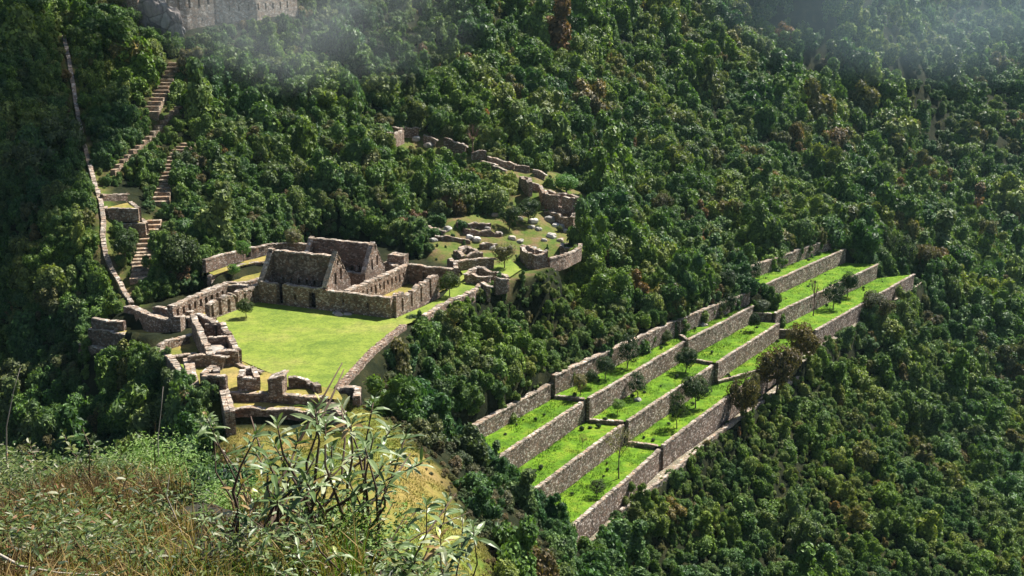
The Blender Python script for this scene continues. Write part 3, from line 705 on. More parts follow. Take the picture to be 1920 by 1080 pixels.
twall("low wall line between the highest ruin and the dark wall fragment", GB([(795, 268), (822, 276)]), 1.6, jag=.4)
twall("straight low wall stepping down toward the clearing's crest", GB([(915, 306), (940, 314), (968, 320)]), 1.6, jag=.3)
twall("short cross wall below the straight low wall", GB([(925, 322), (950, 332)]), 1.4, jag=.3)
twall("pinkish wall fragment below the tall bare trunk", GB([(884, 300), (912, 298)]), 2.0, jag=.4)
for k, q in enumerate([[Z6(380, 745), Z6(500, 770)], [Z6(560, 720), Z6(760, 730)], [Z6(430, 800), Z6(640, 815)], [Z6(600, 760), Z6(820, 775)], [Z6(700, 850), Z6(800, 845)]]):
    twall(["topmost left terrace wall under the boulder slope", "topmost middle terrace wall under the boulder slope", "lower left terrace wall above the small sunken ruin", "middle terrace wall among scattered boulders", "short terrace wall left of the dark round tree"][k], GB(q), 1.0, mat=M_DARKSTONE, group="field terrace walls", jag=.4, name="terrace_wall")

# ---- ridge wall, stairs, platforms on the left hill
RIDGE = GB(RIDGE_PX)
twall("long pale stone wall climbing the ridge from the lawn to the upper ruins", RIDGE, .75, t=.8, top=lambda u: .6 + .1 * math.sin(u), jag=.3, depth=1.5, cell=1.2)
def stairs(label, pxs, width, step=1.0, name="stone_stairway"):
    pts = GB(pxs); V, Fc = [], []
    seg = [(b_ - a).length for a, b_ in zip(pts[:-1], pts[1:])]; L = sum(seg); n = max(3, int(L / step))
    cur = []
    for k in range(n + 1):
        u = L * k / n; i = 0
        while i < len(seg) - 1 and u > seg[i]: u -= seg[i]; i += 1
        cur.append(pts[i].lerp(pts[i + 1], min(1, u / max(seg[i], 1e-6))))
    r = random.Random(5)
    for k in range(n):
        a, b_ = cur[k], cur[k + 1]; d = Vector((b_.x - a.x, b_.y - a.y, 0))
        if d.length < 1e-4: continue
        d.normalize(); s = Vector((d.y, -d.x, 0)); w = width * r.uniform(.42, .55); top = max(a.z, b_.z) + .35 + r.uniform(-.05, .05)
        b0 = len(V)
        run = (Vector((b_.x, b_.y, 0)) - Vector((a.x, a.y, 0)))
        for zz in (top - 2.2, top):
            for f, g in ((0, -1), (.97, -1), (.97, 1), (0, 1)):
                p = a + run * f + s * g * w; V.append(Vector((p.x + r.uniform(-.05, .05), p.y + r.uniform(-.05, .05), zz)))
        Fc += [(b0+3, b0+2, b0+1, b0), (b0+4, b0+5, b0+6, b0+7)] + [(b0+q, b0+(q+1) % 4, b0+4+(q+1) % 4, b0+4+q) for q in range(4)]
    return tag(link_mesh(name, V, Fc, M_STEP, None, loc=pts[0][:]), label, "stairway")
M_STEP = stone_mat("brown_step_stone", 1.5, mid=(.3,.22,.15), light=(.5,.42,.32), moss=.25)
STAIR = STAIR_PX
stairs("brown stone stairway with bright treads on the wooded left slope, middle flight", STAIR[0], 3.3, 1.7)
stairs("shaded stone stairway climbing between bushes from the lawn corner, lowest flight", STAIR[1], 3.2, 1.5)
stairs("narrow brown stairway high on the left slope under the upper ruins", STAIR[2], 3.2, 1.9)
stairs("worn narrow brown trail slanting between the two upper stairways and the platforms", STAIR[3], 1.0, 2.2, "stepped_trail")
def platform(label, tops, h, z0=None):
    g = G(sum(p[0] for p in tops) / len(tops), max(p[1] for p in tops) + 12); z0 = g.z - .3 if z0 is None else z0
    pts = T(tops, h, z0); root = tag(empty("stone_platform", sum(pts, Vector()) / 4), label, "stone platform")
    for i, nm in enumerate(["front_wall", "side_wall", "rear_wall", "side_wall"]):
        a, b_ = pts[i], pts[(i + 1) % 4]; d = (b_ - a).normalized() * .4
        wall(nm, [a + d, b_ - d * .2], h, .8, parent=root, cell=.5, depth=.8, jag=.1)
    link_mesh("grass_top", [Vector((p.x, p.y, z0 + h - .15)) for p in pts], [(0, 1, 2, 3)], M_DRYLAWN, root, loc=root.location[:])
    return root
platform("square stone platform with grassy top beside the ridge wall, upper of two", [Z8(500, 328), Z8(722, 325), Z8(660, 280), Z8(480, 284)], 1.6)
platform("square stone platform with grassy top beside the ridge wall, lower of two", [Z8(545, 432), Z8(770, 428), Z8(715, 380), Z8(520, 386)], 1.3)
twall("low dark wall at the back of the upper platform", GB([Z8(470, 275), Z8(660, 270)]), 1.0, mat=M_DARKSTONE)
# upper ruins at the top left
UB = GB([(318, 62), (350, 56), (400, 44)])
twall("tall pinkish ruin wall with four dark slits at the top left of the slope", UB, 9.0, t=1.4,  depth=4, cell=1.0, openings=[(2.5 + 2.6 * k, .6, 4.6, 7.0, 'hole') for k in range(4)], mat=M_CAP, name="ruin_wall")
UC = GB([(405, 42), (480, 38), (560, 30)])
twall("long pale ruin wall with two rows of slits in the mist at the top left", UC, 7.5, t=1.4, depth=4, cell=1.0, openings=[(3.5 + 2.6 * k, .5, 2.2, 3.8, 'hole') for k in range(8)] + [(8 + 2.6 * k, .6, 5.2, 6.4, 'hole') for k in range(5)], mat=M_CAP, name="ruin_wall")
twall("brown broken ruin wall left of the grey cliff", GB([(228, 20), (262, 34)]), 5.0, jag=.8, cell=1.0, name="ruin_wall")

# ---- agricultural terraces ---------------------------------------------------
PATHM = stone_mat("pale_path_gravel", 3.0, dark=(.08, .08, .04), mid=(.25, .22, .16), light=(.5, .46, .38), moss=.85, bump=.6)
sec_words = ["nearest section, at the khaki ridge", "second section from the near end", "third section, with few trees", "farthest section, at the gully"]
tier_words = ["topmost retaining wall under the bushes", "upper terrace wall", "middle terrace wall", "lowest terrace wall above the pale path"]
for k, s in enumerate(SECT):
    z = s['z']; W = s['W']; zs = [z, z, z - 3.7, z - 7.4]
    for j in range(4):
        pts = [Vector((p.x, p.y, 0)) for p in W[j]]
        d0 = (pts[1] - pts[0]).normalized(); d1 = (pts[-1] - pts[-2]).normalized()
        n = Vector((d0.y, -d0.x, 0))
        if j == 0:
            base = [Vector((p.x, p.y, z)) - n * .4 for p in pts]; hh = (2.7, 3.5, 3.0, 3.0)[k]
        else:
            base = [Vector((p.x, p.y, zs[j] - 3.7)) - n * .3 for p in pts]; hh = 3.74
        lab = "%s of the %s" % (tier_words[j], sec_words[k])
        fine = []
        for a, b_ in zip(base[:-1], base[1:]):
            m_n = max(2, int((b_ - a).length / 6)); fine += [a.lerp(b_, q / m_n) for q in range(m_n)]
        fine.append(base[-1])
        base = [q + n * (.18 * mnoise.noise(Vector((q.x * .09, q.y * .09, j * 3 + k))) + .12 * mnoise.noise(q * .4)) for q in fine]
        tag(wall("terrace_wall", base, hh, .95 if j == 0 else .62, M_TSTONE, cell=.9, jag=.15 if j == 0 else .05, amp=.1, depth=1.2), lab, "terrace wall", "retaining walls of the green terraces")
        if j > 0:
            inner = W[j - 1]; zb = zs[j]
            poly = [Vector((p.x, p.y, 0)) for p in inner] + [Vector((p.x, p.y, 0)) - n * .3 for p in reversed(W[j])]
            s.setdefault('bench', []).append((poly, zb - .03))
            sheet("terrace_grass", poly, zb - .03, M_BENCH, 2.2, .22)
            if k > 0:   # the low riser at the near end of this section
                a, b_ = W[j - 1][0], W[j][0]
                dd = (Vector((b_.x, b_.y, 0)) - Vector((a.x, a.y, 0))).normalized()
                h_ = {1: .75, 2: .75, 3: 2.0}[k]
                tag(wall("step_wall", [Vector((a.x, a.y, zb - h_)), Vector((b_.x, b_.y, zb - h_)) - dd * .9], h_, .6, M_DARKSTONE, cell=.6, jag=.05, amp=.04),
                    "low cross wall ending the %s terrace, %s" % (["upper", "middle", "lowest"][j - 1], sec_words[k]), "step wall", "cross walls between terrace sections")
sheet("terrace_path", pin + pout[::-1], -29.12, PATHM, 2.5, .1)
sheet("terrace_path", pin2 + pout2[::-1], -26.2, PATHM, 2.5, .1)
twall("pale kerb wall along the outer edge of the path below the terraces", [Vector((p.x, p.y, -29.6)) for p in pout[1:]], .75, t=.5, mat=M_CAP, depth=1.0, jag=.1)

# ------------------------------------------------------------------ vegetation
def leaf_quads(P0, Nn, size, r, aspect=1.5, droop=.25):
    """leaf-clump faces at points P0 with rough normals Nn"""
    n = len(P0)
    up = r.normal(size=(n, 3)); nn = Nn + r.normal(size=(n, 3)) * .55; nn /= np.linalg.norm(nn, axis=1)[:, None]
    a = np.cross(nn, up); a /= np.linalg.norm(a, axis=1)[:, None]; b = np.cross(nn, a)
    L = size * r.uniform(.6, 1.4, n)[:, None]; W = L / aspect
    v = np.stack([P0 - a * L * .5, P0 + b * W * .5 - nn * L * droop * .2, P0 + a * L * .5 - nn * L * droop, P0 - b * W * .5 - nn * L * droop * .2], 1).reshape(-1, 3)
    f = np.arange(n * 4).reshape(n, 4)
    return v, f
ICO_V, ICO_F = None, None
def ico():
    global ICO_V, ICO_F
    if ICO_V is None:
        import bmesh
        bm = bmesh.new(); bmesh.ops.create_icosphere(bm, subdivisions=2, radius=1)
        bm.verts.ensure_lookup_table(); ICO_V = np.array([v.co[:] for v in bm.verts]); ICO_F = [tuple(v.index for v in f.verts) for f in bm.faces]; bm.free()
    return ICO_V, ICO_F
def crown_data(seed, nl=8, leaves=1300, size=.13, height=1.25, base=.55, spread=.62, core=.8, lr=(.3, .52), aspect=1.5):
    r = np.random.default_rng(seed)
    c = r.normal(size=(nl, 3)); c /= np.linalg.norm(c, axis=1)[:, None]; c *= (r.uniform(.25, 1, nl) ** .5 * spread)[:, None]
    c[:, 2] = c[:, 2] * .75 * height + base + .1
    c[0] = (0, 0, base + .15)
    R = r.uniform(lr[0], lr[1], nl); R[0] = max(R[0], .5)
    n = int(leaves * 1.9); k = r.choice(nl, n, p=R ** 2 / (R ** 2).sum())
    d = r.normal(size=(n, 3)); d /= np.linalg.norm(d, axis=1)[:, None]
    pts = c[k] + d * (R[k] * r.uniform(.82, 1.12, n))[:, None]
    dist = np.linalg.norm(pts[:, None] - c[None], axis=2) / R[None]
    dist[np.arange(n), k] = 9
    keep = (dist.min(1) > .86) & (pts[:, 2] > base - .62)
    pts, d = pts[keep][:leaves], d[keep][:leaves]
    v, f = leaf_quads(pts, d + np.array([0, 0, .35]), size, r, aspect)
    var = np.repeat(np.clip(r.normal(.47, .25, len(pts)), 0, 1), 4)
    V = [v]; Fs = [tuple(x) for x in f]; Vv = [var]; off = len(v)
    if core > 0:
        iv, iff = ico()
        for q in range(nl):
            w = c[q] + iv * R[q] * core * (1 + .12 * np.sin(iv[:, [1]] * 7 + q) * np.cos(iv[:, [0]] * 6))
            V.append(w); Vv.append(np.full(len(w), .22)); Fs += [tuple(a + off for a in x) for x in iff]; off += len(w)  # core lobes darker than the leaves: inner crown shade put into the colour
    return np.concatenate(V), Fs, np.concatenate(Vv), c, R
def tube(path, radii, sides=6):
    V, Fc = [], []; n = len(path)
    for i, p in enumerate(path):
        p = Vector(p); d = (Vector(path[min(i + 1, n - 1)]) - Vector(path[max(i - 1, 0)])).normalized()
        a = d.cross(Vector((.3, .9, .2))).normalized(); b_ = d.cross(a)
        for k in range(sides):
            t = 2 * math.pi * k / sides
            V.append(p + (a * math.cos(t) + b_ * math.sin(t)) * radii[i])
    for i in range(n - 1):
        for k in range(sides):
            Fc.append((i * sides + k, i * sides + (k + 1) % sides, (i + 1) * sides + (k + 1) % sides, (i + 1) * sides + k))
    Fc.append(tuple(range((n - 1) * sides, n * sides)))
    return V, Fc
def merge(parts):
    V, Fc = [], []
    for v, f in parts:
        o = len(V); V += [Vector(q) for q in v]; Fc += [tuple(i + o for i in x) for x in f]
    return V, Fc
def mesh_with_var(name, V, Fc, var, mats, nbark=0):
    me = bpy.data.meshes.new(name); me.from_pydata([tuple(v) for v in V], [], Fc)
    at = me.attributes.new("leafvar", 'FLOAT', 'POINT'); at.data.foreach_set("value", np.asarray(var, dtype=np.float32))
    for m in mats: me.materials.append(m)
    if nbark:
        mi = np.zeros(len(Fc), dtype=np.int32); mi[-nbark:] = 1; me.polygons.foreach_set("material_index", mi)
    me.update(); return me
FOREST_ME = []
NV = 10
CR = [  # lobes, leaves, leaf size, spread, lobe radii, height, base, aspect
 (9, 1500, .165, .62, (.28, .5), 1.1, .5, 1.5), (14, 1600, .15, .78, (.18, .42), 1.3, .55, 1.4), (18, 1900, .13, .85, (.15, .36), .8, .4, 1.8),
 (11, 1300, .17, .7, (.2, .46), 1.8, .75, 1.6), (22, 2000, .12, .9, (.12, .32), 1.2, .5, 2.2), (7, 1300, .18, .6, (.3, .55), .9, .45, 1.5),
 (16, 1500, .17, .95, (.14, .34), 1.5, .7, 2.6), (12, 1700, .14, .75, (.2, .5), 1.0, .4, 1.5), (26, 2000, .115, 1.0, (.12, .3), .9, .4, 1.7), (10, 1100, .2, .7, (.2, .42), 1.6, .7, 3.0)]
for k in range(NV):
    nl_, lv_, sz_, sp_, lr_, h_, b_s, as_ = CR[k]
    V, Fc, var, c, R = crown_data(100 + k, nl=nl_, leaves=lv_, size=sz_, spread=sp_, lr=lr_, height=h_, base=b_s, aspect=as_)
    V = V * np.array([[1.0, .62 + .08 * (k % 5), 1.0]])
    tv, tf = tube([(0, 0, -.6), (.03, 0, .1), (0, .02, .6)], [.09, .07, .04])
    V = list(V) + [tuple(v) for v in tv]; off = len(V) - len(tv); tf = [tuple(i + off for i in x) for x in tf]
    FOREST_ME.append(mesh_with_var("forest_tree", V, Fc + tf, np.concatenate([var, np.full(len(tv), .5)]), [M_LEAF, M_BARK], len(tf)))

# -- where forest may not stand
EXCL = [(PLAZA, 0.0, .2)] + [(p, z, .4) for p, z, _ in PADS[1:3]]
EXCL += [(f, s['z'] + (.2 if q_n == 0 else 1.6), -.3) for q_n, (f, s) in enumerate(zip(FOOT, SECT))]
EXCL += [(pin + pout[::-1], -27.6, -.2), (pin2 + pout2[::-1], -24.3, -.4)]
EXCL += [([P(a, b_, -1) for a, b_ in [Z9(600, 300), Z9(1060, 330), Z9(1250, 300), Z9(1400, 700), Z9(1260, 1030), Z9(1130, 920), Z9(1010, 740), Z9(870, 640), Z9(540, 600), Z9(150, 590), Z9(60, 560), Z9(200, 300)]], -4, .5)]
EXCL += [([P(a, b_, -2.6) for a, b_ in [(405, 740), (640, 745), (672, 770), (640, 800), (420, 800), (400, 790)]], -2.6, .5), (KHW, -3, 1.0)]
EXCL += [([P(a, b_, 0) for a, b_ in [(755, 606), (776, 612), (720, 660), (652, 738), (632, 728)]], -.9, .1)]
EXCL += [([G(a, b_) for a, b_ in [(190, 355), (262, 352), (275, 420), (200, 432)]], None, .5)]
EXCL += [([G(a, b_) for a, b_ in [(300, 70), (225, 5), (560, 5), (560, 40), (420, 50), (360, 75)]], None, .5)]
LINES = [(RIDGE, 1.9)] + [(GB(l), 2.5 if q_n < 3 else 1.2) for q_n, l in enumerate(STAIR)]
CLR = [(CLEAR_R, .10), (CLEAR_T, .05)]
def terr_ok(x, y, r):
    """limit crown radius so the clearings stay in view the way the photograph shows them"""
    rm = r.copy()
    for poly, z, mg in EXCL:
        d = poly_sd(x, y, poly)
        rm = np.where(d < mg + .35 * rm, np.minimum(rm, np.maximum((d - mg) / .35, 0)), rm)
        for k in (2, 4, 7, 11, 16, 22):
            x2, y2 = x * (1 + k / y), y + k
            ins = poly_sd(x2, y2, poly) < -.3
            ze = tz(x2, y2) if z is None else z
            allow = ze + (CAMZ - ze) * k / (y + k) - tz(x, y) + .7
            rm = np.where(ins, np.minimum(rm, np.maximum(allow / 1.55, np.where(d > mg + .5, .7, 0))), rm)
    for poly, dn in CLR:
        out = poly_sd(x, y, poly) > .5
        for k in (2, 4, 7, 11, 16):
            x2, y2 = x * (1 + k / y), y + k; z2 = tz(x2, y2)
            allow = z2 + (CAMZ - z2) * k / (y + k) - tz(x, y) + 1.0
            rm = np.where(out & (poly_sd(x2, y2, poly) < -.8), np.minimum(rm, np.maximum(allow / 1.55, .5)), rm)
    for ln, w in LINES:
        d = line_d(x, y, ln); rm = np.where(d < w + .5 * rm, np.minimum(rm, np.maximum((d - w * .6) / .5, 0)), rm)
        for k in (2, 4, 7, 11, 15):
            d2 = line_d(x * (1 + k / y), y + k, ln); z2 = tz(x * (1 + k / y), y + k)
            allow = z2 + (CAMZ - z2) * k / (y + k) - tz(x, y) + .3
            rm = np.where(d2 < 1.5, np.minimum(rm, np.maximum(allow / 1.55, .0)), rm)
    return rm
def scatter(y0, y1, smin, k, smax, rlo, rhi, seed):
    r = np.random.default_rng(seed); X, Y = [], []; y = y0
    while y < y1:
        s = float(np.clip(y * k, smin, smax)); w = .56 * y + 14
        xx = np.arange(-w, w, s); X.append(xx + r.uniform(-.5, .5, len(xx)) * s * 1.1); Y.append(np.full(len(xx), y) + r.uniform(-.5, .5, len(xx)) * s * 1.1)
        y += s
    X, Y = np.concatenate(X), np.concatenate(Y)
    s = np.clip(Y * k, smin, smax)
    R = s * np.exp(np.clip(r.normal(0, .42, len(X)), -1, .85)) * .5 * (rlo + rhi)
    return X, Y, R
X1, Y1, R1 = scatter(78, 900, 2.7, .0128, 6.5, .62, .92, 1)
X2, Y2, R2 = scatter(78, 480, 1.9, .0085, 3.4, .36, .5, 2)
X3, Y3, R3 = scatter(78, 420, 1.6, .008, 3.0, .55, .75, 3)
e_ = 1.5
gx_, gy_ = (tz(X3 + e_, Y3) - tz(X3 - e_, Y3)) / (2 * e_), (tz(X3, Y3 + e_) - tz(X3, Y3 - e_)) / (2 * e_)
vd_ = np.hypot(X3, Y3); zz_ = tz(X3, Y3)
face_ = (gx_ * X3 + gy_ * Y3) / vd_ + (CAMZ - zz_) / vd_          # how squarely the slope is seen
k_ = np.random.default_rng(8).uniform(size=len(X3)) < np.clip((face_ - .42) / .5, 0, 1)
X3, Y3, R3 = X3[k_], Y3[k_], R3[k_]
X4, Y4, R4 = scatter(90, 300, 1.15, .006, 2.0, .75, 1.0, 4)
zz_ = tz(X4, Y4); vd_ = np.hypot(X4, Y4)
face_ = ((tz(X4 + e_, Y4) - tz(X4 - e_, Y4)) * X4 + (tz(X4, Y4 + e_) - tz(X4, Y4 - e_)) * Y4) / (2 * e_) / vd_ + (CAMZ - zz_) / vd_
k_ = np.random.default_rng(9).uniform(size=len(X4)) < np.clip((face_ - .8) / .8, 0, 1)
X3, Y3, R3 = np.concatenate([X3, X4[k_]]), np.concatenate([Y3, Y4[k_]]), np.concatenate([R3, R4[k_]])
X = np.concatenate([X1, X2, X3]); Y = np.concatenate([Y1, Y2, Y3]); R = np.concatenate([R1, R2, R3])
big = vnoise(X, Y, 30, 9)
R *= .66 + .78 * big
# lower scrubbier growth on the slopes between lawn, terraces and ridge
R = np.where((Y < 200) & (X > -25), R * .8, R)
keep = (X < 560) & (X > -300)
for poly, dens in CLR:
    ins = poly_sd(X, Y, poly) < 0
    keep &= ~(ins & (rng.uniform(size=len(X)) > dens)); R = np.where(ins, R * .55, R)
X, Y, R = X[keep], Y[keep], R[keep]
R = terr_ok(X, Y, R)
keep = R > .3
X, Y, R = X[keep], Y[keep], R[keep]
Zt = tz(X, Y) - R * .25
EXTRA = [(205,690,3),(228,702,2.6),(250,690,2.6),(262,712,3),(285,705,2.4),(240,728,3),(300,735,3),(322,758,2.8),(272,752,3),(196,722,3),(215,745,3),(340,745,2.2),(345,770,2.6),(310,715,2),(268,680,1.8),(290,725,2.2),
  (903,735,2.2),(932,726,2),(960,742,2.2),(925,762,2),(948,712,1.8),(980,728,1.6),(885,760,2),(694,730,.8),(708,742,1.1),(686,752,1.2),(730,712,1.0),(745,694,.9),(720,728,1.0),(165,655,2),(158,610,2.4),(175,590,1.8),
  (330,700,1.2),(350,735,1.6),(372,745,1.6),(385,770,2),(405,800,1.4),(362,780,2.4)]
ex_ = [G(a, b_) for a, b_, c_ in EXTRA]
X = np.concatenate([X, [p.x for p in ex_]]); Y = np.concatenate([Y, [p.y for p in ex_]]); R = np.concatenate([R, [c_ for a, b_, c_ in EXTRA]])
Zt = np.concatenate([Zt, [p.z - .5 for p in ex_]])
# shrubs rooted behind the topmost retaining walls, spilling over them
ax, ay, ar = [], [], []
rx_ = random.Random(17)
for s_ in SECT:
    p0, p1 = s_['W'][0][0], s_['W'][0][-1]; dn_ = (p1 - p0); L_ = dn_.length; dn_.normalize(); nn_ = Vector((-dn_.y, dn_.x, 0)); u = 0
    while u < L_:
        if rx_.random() < .8:
            q = p0 + dn_ * u + nn_ * rx_.uniform(1.5, 2.6); ax.append(q.x); ay.append(q.y); ar.append(rx_.uniform(.7, 1.5))
        u += rx_.uniform(.8, 1.8)
# low scrub feathering the edge of the khaki ridge
c_n = 2600; bx_, by_ = rng.uniform(-26, 6, c_n), rng.uniform(84, 150, c_n); sd_ = poly_sd(bx_, by_, KHW)
kp_ = (sd_ > -3.5) & (sd_ < 3) & (bx_ > -16 + 0 * by_) & (rng.uniform(size=c_n) < np.clip((sd_ + 3.5) / 5, .08, .9))
ax += list(bx_[kp_]); ay += list(by_[kp_]); ar += list(rng.uniform(.25, .75, kp_.sum()) * np.clip((sd_[kp_] + 5) / 5, .4, 1.3))
ax, ay, ar = np.array(ax), np.array(ay), np.array(ar)
X = np.concatenate([X, ax]); Y = np.concatenate([Y, ay]); R = np.concatenate([R, ar]); Zt = np.concatenate([Zt, tz(ax, ay) - .25 * ar])
n = len(X)
VI = rng.integers(0, NV, n); ROT = rng.uniform(0, 6.283, n); SZ = R * rng.uniform(.85, 1.25, n)
# which crowns show largest
f_ = Y * CP - (Zt - CAMZ) * SP; u_ = Y * SP + (Zt + R - CAMZ) * CP
PX = 960 + FPX * X / f_; PYY = 540 - FPX * u_ / f_
vis = (PX > -10) & (PX < 1930) & (PYY > -10) & (PYY < 1090) & ~((PYY > 800 + .0 * PX) & (PX < 860)) & (R > 1.2)
tt = np.linspace(.25, .97, 60)
for t in tt:
    vis &= (tz(X * t, Y * t) < CAMZ + (Zt + R * 1.2 - CAMZ) * t + .3)
score = np.where(vis, R / f_, 0)
ind = np.argsort(-score)[:300]
isind = np.zeros(n, bool); isind[ind] = True
kinds = ["round crowned", "many lobed", "broad spreading", "tall", "ragged topped", "compact round", "loose branching", "uneven domed", "low spreading", "feathery"]
for i in ind:
    o = bpy.data.objects.new("forest_tree", FOREST_ME[VI[i]]); COL.objects.link(o)
    o.location = (X[i], Y[i], Zt[i]); o.rotation_euler = (0, 0, ROT[i]); o.scale = (R[i], R[i], SZ[i])
    kd = kinds[VI[i]]
    px, py = PX[i], PYY[i]
    if py > 560 + (1700 - px) * .62 and px > 1000: zn = "on the slope below the green terraces"
    elif px < 250: zn = "on the dark ravine side left of the ridge wall"
    elif px > 680 and py > 500 and px < 1400: zn = "between the lawn and the terraces"
    elif px < 700: zn = "on the hill above the gabled houses"
    else: zn = "on the wooded slope behind the terraces"
    tag(o, "%s green tree crown %s" % (kd, zn), "tree", "%s forest trees %s" % (kd, zn))
# proxies for the mass of crowns: the geometry of trees that themselves stand in the scene
src = {}
for i in ind:
    src.setdefault(int(VI[i]), None)
protos = []
for k in range(NV):
    protos.append(next(o for o in COL.objects if o.type == 'MESH' and o.data == FOREST_ME[k]))
def canopy(name, X, Y, Z, R, SZ, ROT, VI, protos):
    me = bpy.data.meshes.new(name); n = len(X)
    me.vertices.add(n); me.vertices.foreach_set("co", np.stack([X, Y, Z], 1).astype(np.float32).ravel())
    a = me.attributes.new("rad", 'FLOAT_VECTOR', 'POINT'); a.data.foreach_set("vector", np.stack([R, R, SZ], 1).astype(np.float32).ravel())
    a = me.attributes.new("rot", 'FLOAT_VECTOR', 'POINT'); a.data.foreach_set("vector", np.stack([R * 0, R * 0, ROT], 1).astype(np.float32).ravel())
    a = me.attributes.new("kindidx", 'INT', 'POINT'); a.data.foreach_set("value", VI.astype(np.int32))
    o = bpy.data.objects.new(name, me); COL.objects.link(o)
    g = bpy.data.node_groups.new(name + "_nodes", 'GeometryNodeTree')
    g.interface.new_socket("Geometry", in_out='INPUT', socket_type='NodeSocketGeometry'); g.interface.new_socket("Geometry", in_out='OUTPUT', socket_type='NodeSocketGeometry')
    gi = g.nodes.new("NodeGroupInput"); go = g.nodes.new("NodeGroupOutput")
    jn = g.nodes.new("GeometryNodeJoinGeometry")
    for p in protos:
        oi = g.nodes.new("GeometryNodeObjectInfo"); oi.inputs["Object"].default_value = p; oi.inputs["As Instance"].default_value = True
        oi.transform_space = 'ORIGINAL'; g.links.new(oi.outputs["Geometry"], jn.inputs[0])
    ip = g.nodes.new("GeometryNodeInstanceOnPoints"); ip.inputs["Pick Instance"].default_value = True
    def attr(nm, ty):
        q = g.nodes.new("GeometryNodeInputNamedAttribute"); q.data_type = ty; q.inputs["Name"].default_value = nm; return q.outputs["Attribute"]
    g.links.new(gi.outputs[0], ip.inputs["Points"]); g.links.new(jn.outputs[0], ip.inputs["Instance"])
    g.links.new(attr("kindidx", 'INT'), ip.inputs["Instance Index"]); g.links.new(attr("rad", 'FLOAT_VECTOR'), ip.inputs["Scale"])
    e2r = g.nodes.new("FunctionNodeEulerToRotation"); g.links.new(attr("rot", 'FLOAT_VECTOR'), e2r.inputs[0]); g.links.new(e2r.outputs[0], ip.inputs["Rotation"])
    g.links.new(ip.outputs[0], go.inputs[0])
    md = o.modifiers.new("scatter", 'NODES'); md.node_group = g
    return tag(o, kind="stuff")
m_ = ~isind
sc_ = m_ & (poly_sd(X, Y, KHW) < 15) & (X > -22) & (Y < 172)
SCR = []
for q_i, mt in ((2, M_SCRUBA), (7, M_SCRUBB), (4, M_SCRUBA)):
    me_ = FOREST_ME[q_i].copy(); me_.materials[0] = mt; me_.name = "scrub_bush"
    k0 = int(np.argsort(-(sc_ * R / (1 + abs(PX - (905 + 60 * len(SCR))) / 80)))[0]); sc_[k0] = False; m_[k0] = False
    ob = bpy.data.objects.new("scrub_bush", me_); COL.objects.link(ob); ob.location = (X[k0], Y[k0], Zt[k0]); ob.rotation_euler = (0, 0, ROT[k0]); ob.scale = (R[k0], R[k0], SZ[k0])
    tag(ob, ["olive scrub bush at the right edge of the khaki ridge", "brownish scrub bush below the khaki ridge", "wispy olive scrub bush toward the terrace ends"][len(SCR)], "bush"); SCR.append(ob)
m_ &= ~sc_
canopy("scrub_vegetation", X[sc_], Y[sc_], Zt[sc_], R[sc_] * .75, SZ[sc_] * .65, ROT[sc_], VI[sc_] % 3, SCR)
canopy("forest_canopy", X[m_], Y[m_], Zt[m_], R[m_], SZ[m_], ROT[m_], VI[m_], protos)
print("forest", n)

# ------------------------------------------------------------------ single trees of the clearings
def limbs(seed, base_h, R, c, rr, n):
    r = random.Random(seed); parts = []
    mid = Vector((r.uniform(-.03, .03), r.uniform(-.03, .03), base_h * .6))
    top = Vector((r.uniform(-.05, .05), r.uniform(-.05, .05), base_h))
    parts.append(tube([(0, 0, -.06), (0, 0, .02), mid, top], [rr * 1.6, rr * 1.15, rr * .85, rr * .75], 7))
    for k in range(n):
        e = Vector(c[k % len(c)]); s0 = mid.lerp(top, r.uniform(.2, 1))
        m = s0.lerp(e, .5) + Vector((r.uniform(-.05, .05), r.uniform(-.05, .05), r.uniform(-.02, .05)))
        parts.append(tube([s0, m, e], [rr * .55, rr * .38, rr * .15], 5))
        for q in range(2):
            e2 = e + Vector((r.uniform(-.18, .18), r.uniform(-.18, .18), r.uniform(0, .2))); parts.append(tube([m, m.lerp(e2, .6), e2], [rr * .3, rr * .2, rr * .08], 4))
    return merge(parts)
TK = {}
